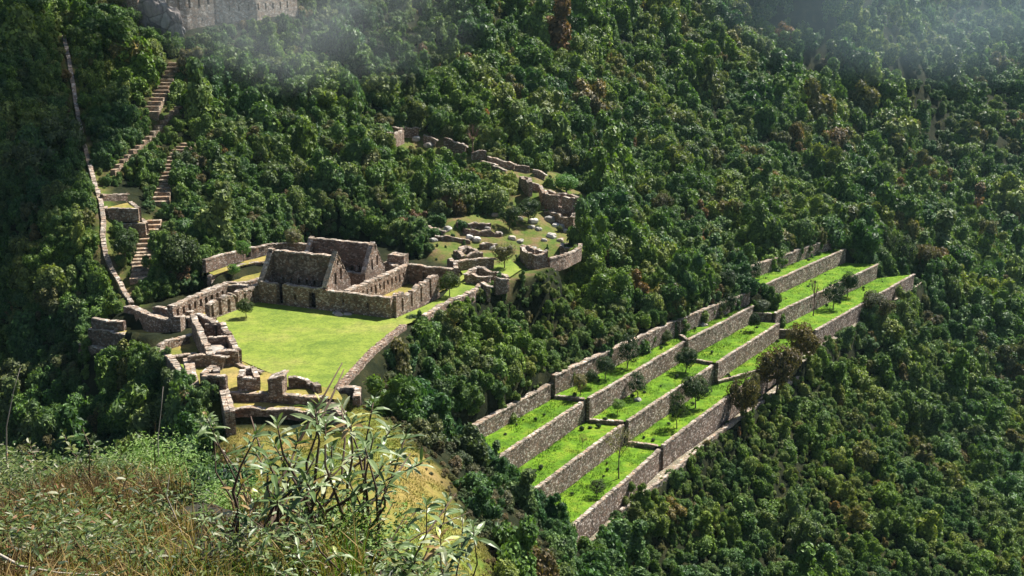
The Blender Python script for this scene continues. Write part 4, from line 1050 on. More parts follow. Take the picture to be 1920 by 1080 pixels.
def tree_kind(kind):
    if kind in TK: return TK[kind]
    spec = dict(   # crown nl, leaves, leafsize, height, spread, core, lobe radii, trunk h, trunk r, leaf material, aspect
        round=(20, 3600, .065, 1.0, .62, .5, (.16, .34), .42, .035, M_LEAFD, 1.6),
        light=(14, 2400, .085, .9, .5, .45, (.2, .34), .5, .028, M_LEAFB, 2.0),
        grey=(13, 2000, .065, 1.0, .5, .5, (.2, .36), .45, .03, M_LEAFG, 2.0),
        loose=(16, 2300, .07, 1.3, .62, .35, (.16, .3), .45, .035, M_LEAFD, 1.8),
        olive=(18, 3600, .07, 1.0, .72, .5, (.18, .32), .5, .04, M_LEAFO, 1.6),
        thin=(12, 900, .06, .8, .62, 0, (.14, .24), 1.0, .028, M_LEAFG, 2.0),
        bush=(10, 2400, .08, .8, .55, .75, (.3, .42), .1, .04, M_LEAFD, 1.6),
        gbush=(10, 2200, .08, .8, .55, .6, (.28, .4), .1, .04, M_LEAFB, 1.6),
        russet=(10, 2200, .08, .8, .55, .3, (.26, .4), .12, .04, M_LEAFR, 1.8),
        bare=(12, 0, .06, 1.6, .5, 0, (.14, .24), .9, .03, M_LEAFR, 2))[kind]
    nl, nlv, sz, hh, sp, core, lr, th, tr, mat, asp = spec
    V, Fc, var, c, R = crown_data(hash(kind) % 977 if False else sum(map(ord, kind)), nl=nl, leaves=max(nlv, 10), size=sz, height=hh, base=th + .45, spread=sp, core=core, lr=lr, aspect=asp)
    H = float(c[:, 2].max() + lr[1]); Wd = float(np.abs(c[:, :2]).max() + lr[1] * .9)
    lv, lf = limbs(sum(map(ord, kind)) + 3, th + .15, R, c, tr * (1 if kind != 'bare' else 1.2), 6 if kind != 'bare' else 12)
    V = V / H; lv = [v / H for v in lv]
    cm = mesh_with_var("crown", V, Fc, var, [mat]) if nlv else None
    tm = bpy.data.meshes.new("trunk"); tm.from_pydata([tuple(v) for v in lv], [], lf); tm.materials.append(M_BARKR if kind == 'bare' else M_BARK)
    tm.polygons.foreach_set("use_smooth", [True] * len(tm.polygons))
    TK[kind] = (tm, cm, Wd / H); return TK[kind]
def place_tree(kind, px, py, hpx, wpx, z, label, cat="tree", name=None, group=None):
    p = P(px, py, z) if z is not None else G(px, py)
    dist = (p - Vector((0, 0, CAMZ))).length
    Hm, Wm = hpx * dist / FPX / .97, wpx * dist / FPX
    tm, cm, wr = tree_kind(kind)
    root = empty(name or ("bush" if 'bush' in kind or kind == 'russet' else "tree"), p, random.uniform(0, 6.28)); sx = Wm / (2 * wr)
    root.scale = (sx, sx, Hm)
    tag(root, label, cat, group)
    for nm, me in (("trunk", tm), ("crown", cm)):
        if me is None: continue
        o = bpy.data.objects.new(nm, me); COL.objects.link(o); o.parent = root
        if nm == "trunk" and sx > 0: o.scale = (1, 1, 1)
    return root
b1, b2, b3, b4 = [s['z'] for s in SECT]
TREES = [
 ('grey', 1088, 742, 44, 34, b2, "greyish small tree standing first on the upper terrace beyond its nearest cross wall"),
 ('round', 1108, 726, 36, 30, b2, "small green tree just behind the greyish one on the upper terrace"),
 ('round', 1135, 711, 46, 42, b2, "dark round tree on the upper terrace, between the small green and the tall loose tree"),
 ('loose', 1176, 690, 66, 55, b2, "tall dark loose crowned tree leaning against the topmost terrace wall"),
 ('loose', 1196, 745, 48, 46, b2 - 3.7, "dark tree on the middle terrace with a pale stone at its foot"),
 ('round', 1286, 698, 50, 48, b2 - 3.7, "dark flat crowned tree at the far end of the middle terrace's second section"),
 ('bush', 1247, 642, 26, 34, b2, "dark bush at the foot of the topmost wall on the upper terrace"),
 ('bush', 1314, 608, 24, 24, b3, "clipped looking round bush on the third section of the upper terrace"),
 ('round', 1350, 592, 34, 30, b3, "left of two touching trees near the end of the third upper terrace"),
 ('round', 1364, 588, 40, 34, b3, "right of two touching trees near the end of the third upper terrace"),
 ('round', 1414, 620, 36, 26, b3 - 3.7, "small upright tree on the middle terrace's third section"),
 ('loose', 1413, 528, 40, 34, b4, "dark tree with shadow at the near end of the farthest upper terrace"),
 ('light', 1158, 776, 28, 26, b2 - 3.7, "pale green sapling on the middle terrace below the brown walls"),
 ('thin', 1092, 842, 26, 20, b1 - 3.7, "thin twiggy sapling on the nearest middle terrace"),
 ('thin', 1160, 897, 88, 64, b1 - 7.4, "tall slender tree with sparse crown on the nearest lowest terrace"),
 ('loose', 1119, 931, 34, 38, b1 - 7.4, "short dark flat topped tree on the nearest lowest terrace"),
 ('loose', 1269, 802, 70, 46, b2 - 7.4, "dark tall narrow tree on the lowest terrace's second section"),
 ('round', 1304, 764, 66, 62, b2 - 7.4, "biggest round green tree on the lowest terrace, behind the dark narrow one"),
 ('olive', 1397, 790, 96, 76, None, "olive brown tree with bare lower limbs overhanging the pale path"),
 ('olive', 1455, 745, 104, 92, None, "large dark brown tree covering the lowest terrace's far corner"),
 ('olive', 1500, 690, 84, 72, None, "brownish round tree just beyond the large dark brown tree"),
 ('olive', 1638, 612, 62, 72, None, "wide olive tree with thin limbs over the far end of the path"),
 ('bare', 1525, 590, 72, 32, b4 - 3.7, "reddish bare tree before the farthest middle terrace wall"),
 ('loose', 1562, 580, 54, 48, b4 - 7.4, "broad dark tree on the farthest lowest terrace"),
 ('round', 1589, 556, 48, 36, b4 - 7.4, "rounded tree behind the broad dark one on the farthest lowest terrace"),
 ('grey', 1430, 588, 26, 32, b4 - 3.7, "grey green bush at the near end of the farthest middle terrace"),
 ('bush', 905, 846, 18, 24, b1, "small dark bush at the near end of the nearest upper terrace"),
 ('round', 462, 596, 38, 36, 0, "lone small round tree standing on the lawn before the niched hall"),
 ('round', 843, 556, 50, 48, 0, "round dark tree on the grass strip right of the long hall"),
 ('light', 457, 491, 40, 28, 3.6, "pale green tree on the upper khaki step"),
 ('light', 439, 525, 30, 22, 2, "pale green sapling on the lower khaki step"),
 ('grey', 552, 470, 42, 42, 3.6, "grey brown tree behind the nearer gabled house"),
 ('grey', 946, 505, 52, 52, -.3, "dark grey round tree on the grass between the ruins right of the hall"),
 ('bush', 908, 503, 16, 16, -.3, "tiny bush beside the low rectangular ruin"),
 ('bush', 776, 612, 24, 42, -1.5, "low wide dark bush at the corner of the lawn below the long hall"),
 ('light', 816, 592, 18, 16, -1, "tiny light green bush by the parapet"),
 ('russet', 788, 775, 36, 56, None, "rust coloured bush on the slope below the lawn edge wall"),
 ('round', 990, 420, 50, 52, None, "bushy green tree among boulders on the terraced clearing"),
 ('round', 955, 432, 52, 50, None, "dark green tree beside the bushy one among boulders"),
 ('gbush', 1062, 362, 34, 54, None, "bright green rounded bush behind the two roomed ruin"),
 ('bare', 887, 300, 70, 44, None, "tall slender bare tree standing among the upper ruins"),
 ('russet', 900, 240, 44, 44, None, "brown leafed tree crown above the bare trunk"),
 ('russet', 890, 165, 22, 24, None, "small rust red crown high on the wooded slope"),
 ('olive', 1240, 410, 48, 46, None, "olive brown crown among the trees above the terraces"),
 ('olive', 1375, 430, 58, 60, None, "large olive brown crown above the topmost terraces"),
 ('round', 236, 498, 66, 50, None, "bushy green tree between the ridge wall and the shaded stairway"),
 ('bush', 338, 528, 84, 88, None, "large dark bushy tree above the niched hall's upper end"),
 ('bush', 1612, 470, 56, 50, None, "dark bushy tree hiding the end of the farthest upper terrace"),
 ('round', 1655, 500, 72, 54, None, "tall dark tree at the gully end of the farthest middle terrace"),
 ('loose', 1690, 512, 66, 50, None, "loose dark tree leaning over the end of the farthest lowest terrace"),
 ('bush', 1365, 545, 40, 46, None, "bushy crown spilling over the topmost wall near the third section's end"),
 ('olive', 1735, 520, 60, 56, None, "dark olive tree where the lowest terrace wall ends"),
]
for k, px, py, hp, wp, z, lab in TREES:
    place_tree(k, px, py, hp, wp, z, lab, "bush" if 'bush' in lab and 'tree' not in lab else "tree")
# small weeds on the green terraces
r = random.Random(3)
tm, cm, wr = tree_kind('bush')
for k, s in enumerate(SECT):
    for j, (poly, zb) in enumerate(s['bench']):
        for q in range(7):
            a, b_ = poly[0].lerp(poly[min(1, len(poly) - 1)], r.random()), poly[-1].lerp(poly[-2], r.random())
            m0 = poly[0].lerp(poly[1], f := r.random()); m1 = poly[-1].lerp(poly[-2], f)
            p = m0.lerp(m1, r.uniform(.05, .6)); sc = r.uniform(.25, .8)
            o = bpy.data.objects.new("weed_clump", cm); COL.objects.link(o); o.location = (p.x, p.y, zb - .1 * sc); o.scale = (sc, sc, sc * r.uniform(.8, 1.4)); o.rotation_euler = (0, 0, r.uniform(0, 6))
            tag(o, "small dark weed clump on the %s terrace of the %s" % (["upper", "middle", "lowest"][j], sec_words[k]), "weed clump", "weed clumps on the green terraces")

# ------------------------------------------------------------------ boulders
def boulder_mesh(seed):
    import bmesh
    r = random.Random(seed); bm = bmesh.new(); bmesh.ops.create_icosphere(bm, subdivisions=3, radius=1)
    for v in bm.verts:
        d = v.co.normalized(); f = 1 + .35 * mnoise.noise(d * 1.1 + Vector((seed * 3, 0, 0))) + .12 * mnoise.noise(d * 3 + Vector((0, seed, 0)))
        q = d * f; m = max(abs(q.x), abs(q.y), abs(q.z)); v.co = q.lerp(q / m * .8, .45); v.co.z *= .65
    me = bpy.data.meshes.new("boulder"); bm.to_mesh(me); bm.free(); me.materials.append(M_BOULDER); return me
BM = [boulder_mesh(k) for k in range(5)]
def boulder(p, s, label, group="pale boulders among the ruins", st=(1, 1, 1)):
    r = random.Random(int(p.x * 100)); o = bpy.data.objects.new("boulder", BM[r.randrange(5)]); COL.objects.link(o)
    o.location = p + Vector((0, 0, s * .15)); o.scale = (s * st[0], s * st[1], s * st[2]); o.rotation_euler = (r.uniform(-.2, .2), r.uniform(-.2, .2), r.uniform(0, 6.28))
    return tag(o, label, "boulder", group)
BLD = [(805,437,1.1),(812,452,.9),(840,432,.9),(868,470,1.1),(880,447,.8),(893,452,1.0),(912,430,.9),(928,406,.9),(936,440,.9),(960,448,.9),(975,455,.8),(1000,418,1.1),(996,428,.8),(1010,432,.8),(986,404,.9),
       (1030,415,1.4),(1042,425,1.0),(1055,428,1.3),(1063,424,1.2),(1074,432,1.2),(1062,436,.9),(1034,444,1.1),(1050,452,.8),(1020,452,.7),(975,412,.7),(945,470,.9),(920,466,1.0),(1000,470,.8),(780,262,1.2),(803,275,1.2),(1088,430,.8),(935,320,1.0),(956,335,.9)]
for k, (a, b_, s_) in enumerate(BLD):
    zn = "below the narrow ruin at the clearing's right edge" if a > 1015 and b_ > 400 else ("beside the highest ruin on the wooded slope" if b_ < 300 else ("by the low walls at the crest of the clearing" if b_ < 350 else ("on the left half of the terraced clearing" if a < 930 else "in the middle of the terraced clearing")))
    boulder(G(a, b_), s_, "pale boulder " + zn)
boulder(P(633, 590, 0), .9, "flat white stone lying on the lawn before the long hall's front wall", None, (1.2, .8, .35))
boulder(P(652, 590, 0), .6, "small brown flat stone beside the white one on the lawn", None, (1.2, .8, .3))
boulder(P(623, 577, 0), .7, "white stone leaning on the foot of the front wall", None, (1, .7, .4))
boulder(P(1195, 751, b2 - 3.7), .7, "pale rock at the foot of the dark tree on the middle terrace", None)
boulder(P(1320, 611, b3), .8, "pale rock against the round bush on the third upper terrace", None)
# grey cliff under the upper ruin
import bmesh
def cliff(label, px, py, w, h, seed):
    p = G(px, py); bm = bmesh.new(); bmesh.ops.create_icosphere(bm, subdivisions=5, radius=1)
    for v in bm.verts:
        d = v.co.copy(); f = 1 + .35 * mnoise.noise(d * 1.4 + Vector((seed, 0, 0))) + .2 * mnoise.noise(d * 3.5) + .1 * mnoise.noise(d * 9)
        v.co = Vector((d.x * w * f, d.y * w * .6 * f, d.z * h * (1 + .25 * mnoise.noise(d * 2 + Vector((0, 5, seed)))))) 
    me = bpy.data.meshes.new("rock_outcrop"); bm.to_mesh(me); bm.free(); me.materials.append(M_CLIFF)
    o = bpy.data.objects.new("rock_outcrop", me); COL.objects.link(o); o.location = p + Vector((0, 1, h * .3)); return tag(o, label, "rock outcrop")
cliff("grey rock face with a dark cleft left of the pinkish ruin wall", 290, 52, 4.2, 6.5, 3)
cliff("narrow grey crag dropping toward the gully beside the cleft rock face", 322, 72, 2.6, 5.5, 8)

# ------------------------------------------------------------------ foreground knoll and its plants
def kz(x, y):
    x = np.asarray(x, float); y = np.asarray(y, float)
    e = np.maximum(np.maximum((x + .36) * .757 + (y - 4.1) * .653, (x + 1.12) * .91 + (y - 5.0) * .41), x + .07 * y)
    z = 43.74 - .33 * (y - 4) - .05 * np.maximum(y - 5.5, 0)
    z -= 1.1 * np.maximum(e, 0) ** 1.15 + .8 * np.maximum(y - 8.6, 0)
    return z + (vnoise(x, y, 1.3, 21) - .5) * .22 + (vnoise(x, y, .4, 22) - .5) * .08
kx = np.unique(np.concatenate([np.arange(-26, -7, .8), np.arange(-7, 3, .12), np.arange(3, 22, .8)])); ky = np.unique(np.concatenate([np.arange(-14, 1, .8), np.arange(1, 11, .12), np.arange(11, 32, .8)]))
KX, KY = np.meshgrid(kx, ky); KZ = kz(KX, KY)
m, t, b = new_mat("dry_litter_ground"); geo = t.nodes.new("ShaderNodeNewGeometry")
nn = noise_node(t, geo.outputs["Position"], 6, 6, .7); rr_ = ramp(t, [(.3, (.006, .005, .003)), (.5, (.016, .017, .008)), (.65, (.05, .035, .018)), (.8, (.02, .028, .008))])
t.links.new(nn.outputs[0], rr_.inputs[0]); t.links.new(rr_.outputs[0], b.inputs[0]); b.inputs["Roughness"].default_value = 1
M_LITTER = m
ii = np.arange(KX.size).reshape(KX.shape)
kn = link_mesh("knoll_ground", np.stack([KX, KY, KZ], -1).reshape(-1, 3), np.stack([ii[:-1, :-1], ii[:-1, 1:], ii[1:, 1:], ii[1:, :-1]], -1).reshape(-1, 4), M_LITTER, smooth=True)
tag(kn, kind="structure")
def attr_mat(name, stops, rough=.6, spec=.3, transl=.3):
    m, t, b = new_mat(name); at = t.nodes.new("ShaderNodeAttribute"); at.attribute_name = "leafvar"
    r = ramp(t, stops); t.links.new(at.outputs["Fac"], r.inputs[0]); t.links.new(r.outputs[0], b.inputs[0])
    b.inputs["Roughness"].default_value = rough; b.inputs["Specular IOR Level"].default_value = spec
    tr = t.nodes.new("ShaderNodeBsdfTranslucent"); t.links.new(mixc(t, 1.0, r.outputs[0], (1.1, 1.3, .5), 'MULTIPLY'), tr.inputs[0])
    mx = t.nodes.new("ShaderNodeMixShader"); mx.inputs[0].default_value = transl
    t.links.new(b.outputs[0], mx.inputs[1]); t.links.new(tr.outputs[0], mx.inputs[2]); t.links.new(mx.outputs[0], t.nodes["Material Output"].inputs[0])
    return m
M_STRAW = attr_mat("straw_blades", [(0, (.04, .025, .01)), (.25, (.14, .08, .03)), (.42, (.40, .29, .13)), (.55, (.28, .2, .06)), (.7, (.16, .18, .04)), (.85, (.12, .22, .03)), (1, (.06, .13, .02))], .7, .2, .3)
M_HERB = attr_mat("herb_leaves", [(0, (.015, .028, .008)), (.25, (.04, .075, .015)), (.5, (.085, .13, .025)), (.75, (.13, .15, .04)), (.93, (.34, .34, .25)), (.97, (.22, .14, .05)), (1, (.22, .11, .05))], .5, .3, .2)
M_LANCE = attr_mat("lance_leaves", [(0, (.05, .09, .03)), (.35, (.10, .16, .05)), (.65, (.19, .25, .11)), (.88, (.36, .38, .25)), (.95, (.34, .38, .08)), (1, (.3, .2, .08))], .42, .4, .2)
M_FINE = attr_mat("fine_green_leaves", [(0, (.07, .14, .03)), (.5, (.19, .30, .08)), (1, (.36, .44, .2))], .6, .2, .35)
M_TWIG = bark_mat("dark_twig", (.05, .03, .022), (.13, .085, .06))
M_PALETWIG = bark_mat("pale_dead_twig", (.28, .24, .19), (.5, .45, .38))
def blades(B, L, W, r, lean=.6, var=None):
    """thin bent blades: base points B, lengths L"""
    n = len(B); ph = r.uniform(0, 6.283, n); d = np.stack([np.cos(ph), np.sin(ph), np.zeros(n)], 1); s = np.stack([-np.sin(ph + r.normal(0, .8, n)), np.cos(ph), np.zeros(n)], 1)
    le = (r.uniform(.1, 1, n) * lean)[:, None]; L = L[:, None]
    p1 = B + np.array([0, 0, 1]) * L * .5 + d * L * le * .25; p2 = B + np.array([0, 0, 1]) * L * (1 - le * .45) + d * L * le * .9
    V = np.stack([B - s * W, B + s * W, p1 + s * W * .8, p1 - s * W * .8, p2], 1).reshape(-1, 3)
    k = np.arange(n) * 5; Fc = [(a, a + 1, a + 2, a + 3) for a in k] + [(a + 3, a + 2, a + 4) for a in k]
    return V, Fc, np.repeat(r.uniform(0, 1, n) if var is None else var, 5)
def lances(B, D, L, W, r, droop=.5):
    """lance shaped leaves folded along the midrib; B base, D direction"""
    n = len(B); D = D / np.linalg.norm(D, axis=1)[:, None]; S = np.cross(D, [0, 0, 1.0]) + r.normal(size=(n, 3)) * .25; S /= np.linalg.norm(S, axis=1)[:, None]; U = np.cross(S, D)
    L = L[:, None]; W = W[:, None]; dr = (droop * r.uniform(.3, 1.3, n))[:, None]; dn = np.array([0, 0, -1.0])
    def c(t): return B + D * L * t + dn * L * dr * t * t
    pts = [B]
    for t_, w_ in ((.28, .85), (.6, 1.0), (.85, .5)):
        cc = c(t_); pts += [cc - S * W * w_ * .5 + U * W * .13, cc, cc + S * W * w_ * .5 + U * W * .13]
    pts.append(c(1.0)); V = np.stack(pts, 1).reshape(-1, 3); m = len(pts)
    k0 = np.arange(n) * m; Fc = []
    for a in k0:
        Fc += [(a, a + 2, a + 1), (a, a + 3, a + 2), (a + 1, a + 2, a + 5, a + 4), (a + 2, a + 3, a + 6, a + 5), (a + 4, a + 5, a + 8, a + 7), (a + 5, a + 6, a + 9, a + 8), (a + 7, a + 8, a + 10), (a + 8, a + 9, a + 10)]
    return V, Fc, m
rg = np.random.default_rng(77)
def knoll_pts(n, ylo=2.2, yhi=9.2, cond=None):
    y = rg.uniform(ylo, yhi, n * 3); x = -.54 * y + rg.uniform(0, 1, n * 3) * (.54 * y + .4)
    e = np.maximum(np.maximum((x + .36) * .757 + (y - 4.1) * .653, (x + 1.12) * .91 + (y - 5.0) * .41), x + .07 * y); k = e < .02
    if cond is not None: k &= cond(x, y)
    x, y = x[k][:n], y[k][:n]
    return np.stack([x, y, kz(x, y) - .01], 1)
# dry grass
B = knoll_pts(17000); clump = vnoise(B[:, 0], B[:, 1], .45, 31); B, clump = B[clump > .42], clump[clump > .42]; k = ~((B[:, 0] > -1.9) & (B[:, 1] < 5.6) & (rg.uniform(size=len(B)) < .25)); B, clump = B[k], clump[k]
V, Fc, var = blades(B, (rg.uniform(.08, .26, len(B)) + .3 * (clump - .42)) * np.where(B[:, 1] > 6.2, .62, 1.0), .0026, rg, .9, np.clip(vnoise(B[:, 0], B[:, 1], .9, 33) * .7 + rg.normal(0, .18, len(B)) + .05, 0, 1))
o = bpy.data.objects.new("dry_grass", mesh_with_var("dry_grass", V, Fc, var, [M_STRAW])); COL.objects.link(o); tag(o, kind="stuff")
# mixed herbs: little rosettes of small leaves
B = knoll_pts(9500); B = B[vnoise(B[:, 0], B[:, 1], .4, 41) + .35 * vnoise(B[:, 0], B[:, 1], 1.3, 43) > .62]; B = B[~((B[:, 0] > -1.9) & (B[:, 1] < 5.6) & (rg.uniform(size=len(B)) < .15))]
PB, PD, PV = [], [], []
for bb in B:
    hgt = rg.uniform(.04, .3); nlf = rg.integers(5, 11); v0 = np.clip(rg.normal(.4, .27), 0, .9); lx, ly = rg.normal(0, .08, 2)
    for q in range(nlf):
        f = (q + .5) / nlf; ph = q * 2.4 + rg.uniform(0, 1); PB.append(bb + [lx * f, ly * f, hgt * f]); PD.append([math.cos(ph), math.sin(ph), rg.uniform(.1, 1.0)]); PV.append(np.clip(v0 + rg.normal(0, .12), 0, 1))
V, Fc, mm = lances(np.array(PB), np.array(PD), rg.uniform(.018, .055, len(PB)), rg.uniform(.007, .018, len(PB)), rg, .4)
o = bpy.data.objects.new("herb_undergrowth", mesh_with_var("herb_undergrowth", V, Fc, np.repeat(PV, mm), [M_HERB])); COL.objects.link(o); tag(o, kind="stuff")

def PYk(px, py, Y): return PY(px, py, Y)
def leafy_shrub(label, tips, base_px, Y0, Lr, Wr, mat, name="leafy_shrub", nros=(9, 15), twigs=(), seed=1, along=.5, stem=.007, rad=.012, twigmat=None):
    r = np.random.default_rng(seed); rd = random.Random(seed)
    base0 = Vector((PY(base_px[0], base_px[1], Y0).x, Y0, 0)); base0.z = float(kz(base0.x, base0.y))
    root = tag(empty(name, base0), label, "shrub")
    parts, LB, LD, LL, LV = [], [], [], [], []
    for (a, b_) in tips:
        Yt = Y0 + r.uniform(-.55, .5); tip = PY(a, b_, Yt)
        st = base0 + Vector((r.uniform(-.3, .3) + (tip.x - base0.x) * .35, r.uniform(-.15, .25), 0)); st.z = float(kz(st.x, st.y)) - .02
        mid = st.lerp(tip, .5) + Vector((r.uniform(-.06, .06), r.uniform(-.06, .06), -.02 + (tip - st).length * .04))
        q1 = st.lerp(mid, .5) + Vector((r.uniform(-.04, .04), 0, 0)); q2 = mid.lerp(tip, .5) + Vector((r.uniform(-.03, .03), r.uniform(-.03, .03), -.01))
        path = [st, q1, mid, q2, tip]; parts.append(tube(path, [stem, stem * .85, stem * .7, stem * .5, stem * .3], 5))
        nl = r.integers(*nros); v0 = r.normal(.55, .15)
        for q in range(nl):
            ph = q * 2.399 + r.uniform(-.3, .3); f = q / nl; el = 1.1 - 1.3 * f
            LB.append(tip - (tip - q2).normalized() * (f * .09)); dv = (tip - q2).normalized(); LD.append([math.cos(ph) * math.cos(el) + dv.x * .4, math.sin(ph) * math.cos(el) + dv.y * .4, math.sin(el) + dv.z * .2]); LL.append(r.uniform(.65, 1.1) * (.6 + .5 * f)); LV.append(np.clip(v0 + r.normal(0, .17), 0, 1))
        for q in range(int(nl * along)):
            f = r.uniform(0, 1); p_ = mid.lerp(tip, f); ph = r.uniform(0, 6.28); LB.append(p_); LD.append([math.cos(ph), math.sin(ph), r.uniform(-.2, .7)]); LL.append(r.uniform(.5, 1)); LV.append(np.clip(v0 + r.normal(-.1, .2), 0, 1))
    tw = []
    for (a, b_), (c, d) in twigs:
        p, q = PY(a, b_, Y0 - .1), PY(c, d, Y0 + .1); m_1 = p.lerp(q, .5) + Vector((rd.uniform(-.02, .02), 0, rd.uniform(-.02, .02))); parts.append(tube([p, m_1, q], [stem * .6, stem * .5, stem * .25], 5))
    v, f = merge(parts); link_mesh("stems", v, f, twigmat or M_TWIG, root, smooth=True, loc=base0[:])
    LB = np.array([tuple(p) for p in LB]); LL = np.array(LL)
    V, Fc, mm = lances(LB - np.array(base0), np.array(LD), LL * Lr, LL * Wr, r, .45)
    o = bpy.data.objects.new("leaves", mesh_with_var("leaves", V, Fc, np.repeat(LV, mm), [mat])); COL.objects.link(o); o.parent = root
    return root
leafy_shrub("tall shrub with long grey green lance leaves in whorls rising over the khaki ridge",
    [(600,752),(700,752),(738,800),(658,795),(590,768),(520,795),(482,812),(622,838),(560,852),(684,838),(746,856),(792,868),(722,905),(652,900),(505,872),(455,905),(545,918),(602,945),(476,950),(635,985),(560,985),(500,1000),(440,985),(700,960),(520,940),(470,1020),(590,1020),(655,1030),(540,1050),(610,1065),(490,1055),(690,1020),(575,905),(530,870),(610,790),(560,820),(665,850),(700,820),(640,760),(590,860),(625,880),(760,820),(480,850),(515,835),(640,930),(575,950),(720,870),(500,915)],
    (560, 1075), 4.6, .14, .03, M_LANCE, nros=(9, 15), along=.3, twigs=[((560, 830), (642, 680)), ((600, 790), (645, 692)), ((520, 900), (470, 780)), ((640, 900), (640, 760)), ((690, 950), (770, 850))], seed=4, stem=.0105)
leafy_shrub("low branching shrub with silvery leaf whorls at the right end of the near undergrowth",
    [(840,935),(868,965),(800,945),(762,990),(826,1005),(886,985),(780,1040),(838,1050),(735,1020),(862,1030),(745,1060),(800,1072)],
    (760, 1085), 4.1, .115, .028, M_LANCE, nros=(12, 18), twigs=[((800, 1000), (855, 925)), ((700, 1060), (880, 960))], seed=9, stem=.006)
leafy_shrub("dark leafed sprig leaning left over the ravine bushes", [(385, 778), (372, 790), (400, 784)], (440, 880), 5.6, .1, .04, M_LANCE, seed=12, stem=.007, name="leafy_sprig")
leafy_shrub("small leaning branch with pale grey leaves left of the tall shrub", [(440, 838), (455, 846), (425, 845)], (420, 900), 5.8, .06, .026, M_HERB, seed=13, stem=.005, name="leafy_sprig")
leafy_shrub("shrub with scattered grey oval leaves and reddish tips at the dark left edge",
    [(55, 830), (90, 850), (120, 815), (155, 805), (180, 835), (60, 870), (110, 880), (150, 865), (200, 880), (35, 850), (230, 850), (130, 835), (185, 860), (85, 905), (215, 905), (30, 890)], (130, 960), 6.5, .095, .04, M_HERB, seed=21, stem=.006, nros=(5, 9))
leafy_shrub("shrub of broad pale leaves on crooked stems in the middle of the undergrowth",
    [(110, 915), (135, 930), (210, 910), (240, 890), (265, 925), (300, 960), (180, 950), (240, 1000), (330, 990), (210, 1030), (300, 1030), (350, 930), (390, 960), (150, 985), (90, 960)], (230, 1060), 5.2, .085, .036, M_HERB, seed=25, stem=.006, nros=(5, 9))
leafy_shrub("narrow leafed low shrub filling the bottom centre below the tall shrub", [(440 + 37 * k, 1010 + (k * 29) % 60) for k in range(11)] + [(450 + 41 * k, 960 + (k * 37) % 50) for k in range(6)], (600, 1085), 3.9, .075, .018, M_LANCE, seed=31, stem=.005)
leafy_shrub("small dark green shrub at the left foot of the tall lance leaved shrub", [(395, 965), (420, 985), (445, 960), (465, 990), (380, 1000), (430, 1015), (405, 1030), (455, 1025), (370, 975)], (420, 1060), 4.9, .07, .022, M_LANCE, seed=41, stem=.005, nros=(9, 14), along=.8)
# fine leaved bright bushes
def fine_bush(label, px, py, Y, wx, h, seed, n=5200):
    p = PY(px, py, Y); p.z = float(kz(p.x, p.y)); root = tag(empty("fine_leaved_bush", p), label, "bush"); r = np.random.default_rng(seed)
    stems = [tube([(0, 0, -.02), (wx * r.uniform(-.4, .4), r.uniform(-.15, .15), h * .5), (wx * r.uniform(-.9, .9), r.uniform(-.25, .25), h * r.uniform(.75, 1.0))], [.006, .004, .002], 4) for _ in range(26)]
    v, f = merge(stems); o = link_mesh("stems", v, f, M_TWIG); o.parent = root
    k = r.integers(0, len(stems), n); P0 = []
    ends = [np.array([s[0][i][:] for i in (4, 8)]) for s in stems]
    for q in k:
        e = ends[q]; P0.append(e[0] + (e[1] - e[0]) * r.uniform(0, 1.08) + r.normal(0, .045, 3))
    P0 = np.array(P0); D = r.normal(size=(n, 3)); D[:, 2] = np.abs(D[:, 2])
    V, Fc, mm = lances(P0, D, r.uniform(.014, .034, n), r.uniform(.008, .016, n), r, .3)
    o = bpy.data.objects.new("leaves", mesh_with_var("leaves", V, Fc, np.repeat(np.clip(r.normal(.5, .22, n), 0, 1), mm), [M_FINE])); COL.objects.link(o); o.parent = root
fine_bush("bright green fine leaved bush at the crest of the undergrowth, left of two", 285, 930, 7.0, .40, .52, 51, 8000)
fine_bush("bright green fine leaved bush at the crest of the undergrowth, right of two", 405, 940, 6.9, .38, .50, 52, 8000)
fine_bush("light green fine leaved bush low in front of the silvery whorls", 680, 1080, 4.3, .34, .24, 53, 1800)
# stalks and dead branches
def stalk(label, pts, r0, mat, name="dry_stalk", cat="dry stalk"):
    q = [PY(a, b_, y) for a, b_, y in pts]
    if q[0].z > float(kz(q[0].x, q[0].y)) - .02: q[0].z = float(kz(q[0].x, q[0].y)) - .03 if name == "dry_stalk" else q[0].z
    v, f = tube(q, [r0 * (1 - .7 * i / (len(q) - 1)) for i in range(len(q))], 6)
    return tag(link_mesh(name, v, f, mat, None, smooth=True, loc=q[0][:]), label, cat)
stalk("long pale dead branch lying across the bottom left corner", [(-20, 1030, 3.4), (40, 1062, 3.35), (110, 1074, 3.35), (185, 1078, 3.4)], .006, M_PALETWIG, "dead_branch", "dead branch")
stalk("tall thin pale stalk standing against the dark ravine at the left edge", [(3, 870, 6.2), (12, 800, 6.2), (26, 730, 6.2), (38, 690, 6.2)], .005, M_PALETWIG)
stalk("slender dry stalk above the bright bushes, left of two", [(292, 880, 7.0), (296, 820, 7.0), (302, 770, 7.0), (306, 725, 7.0)], .005, M_PALETWIG)
stalk("slender dry stalk above the bright bushes, right of two", [(287, 900, 6.4), (290, 850, 6.4), (291, 790, 6.4)], .004, M_STRAW)
stalk("dark bent twig crossing the left undergrowth", [(120, 940, 5.0), (165, 975, 4.9), (195, 1000, 4.9), (215, 1030, 4.8)], .005, M_TWIG, "bent_twig", "twig")
stalk("pale grey forked stick standing in the middle of the undergrowth", [(350, 1020, 4.8), (325, 960, 4.8), (312, 930, 4.8), (318, 890, 4.8)], .0045, M_PALETWIG)
stalk("reddish stalk rising left of the bright bushes", [(168, 920, 5.8), (167, 870, 5.8), (168, 835, 5.8)], .006, M_STRAW)
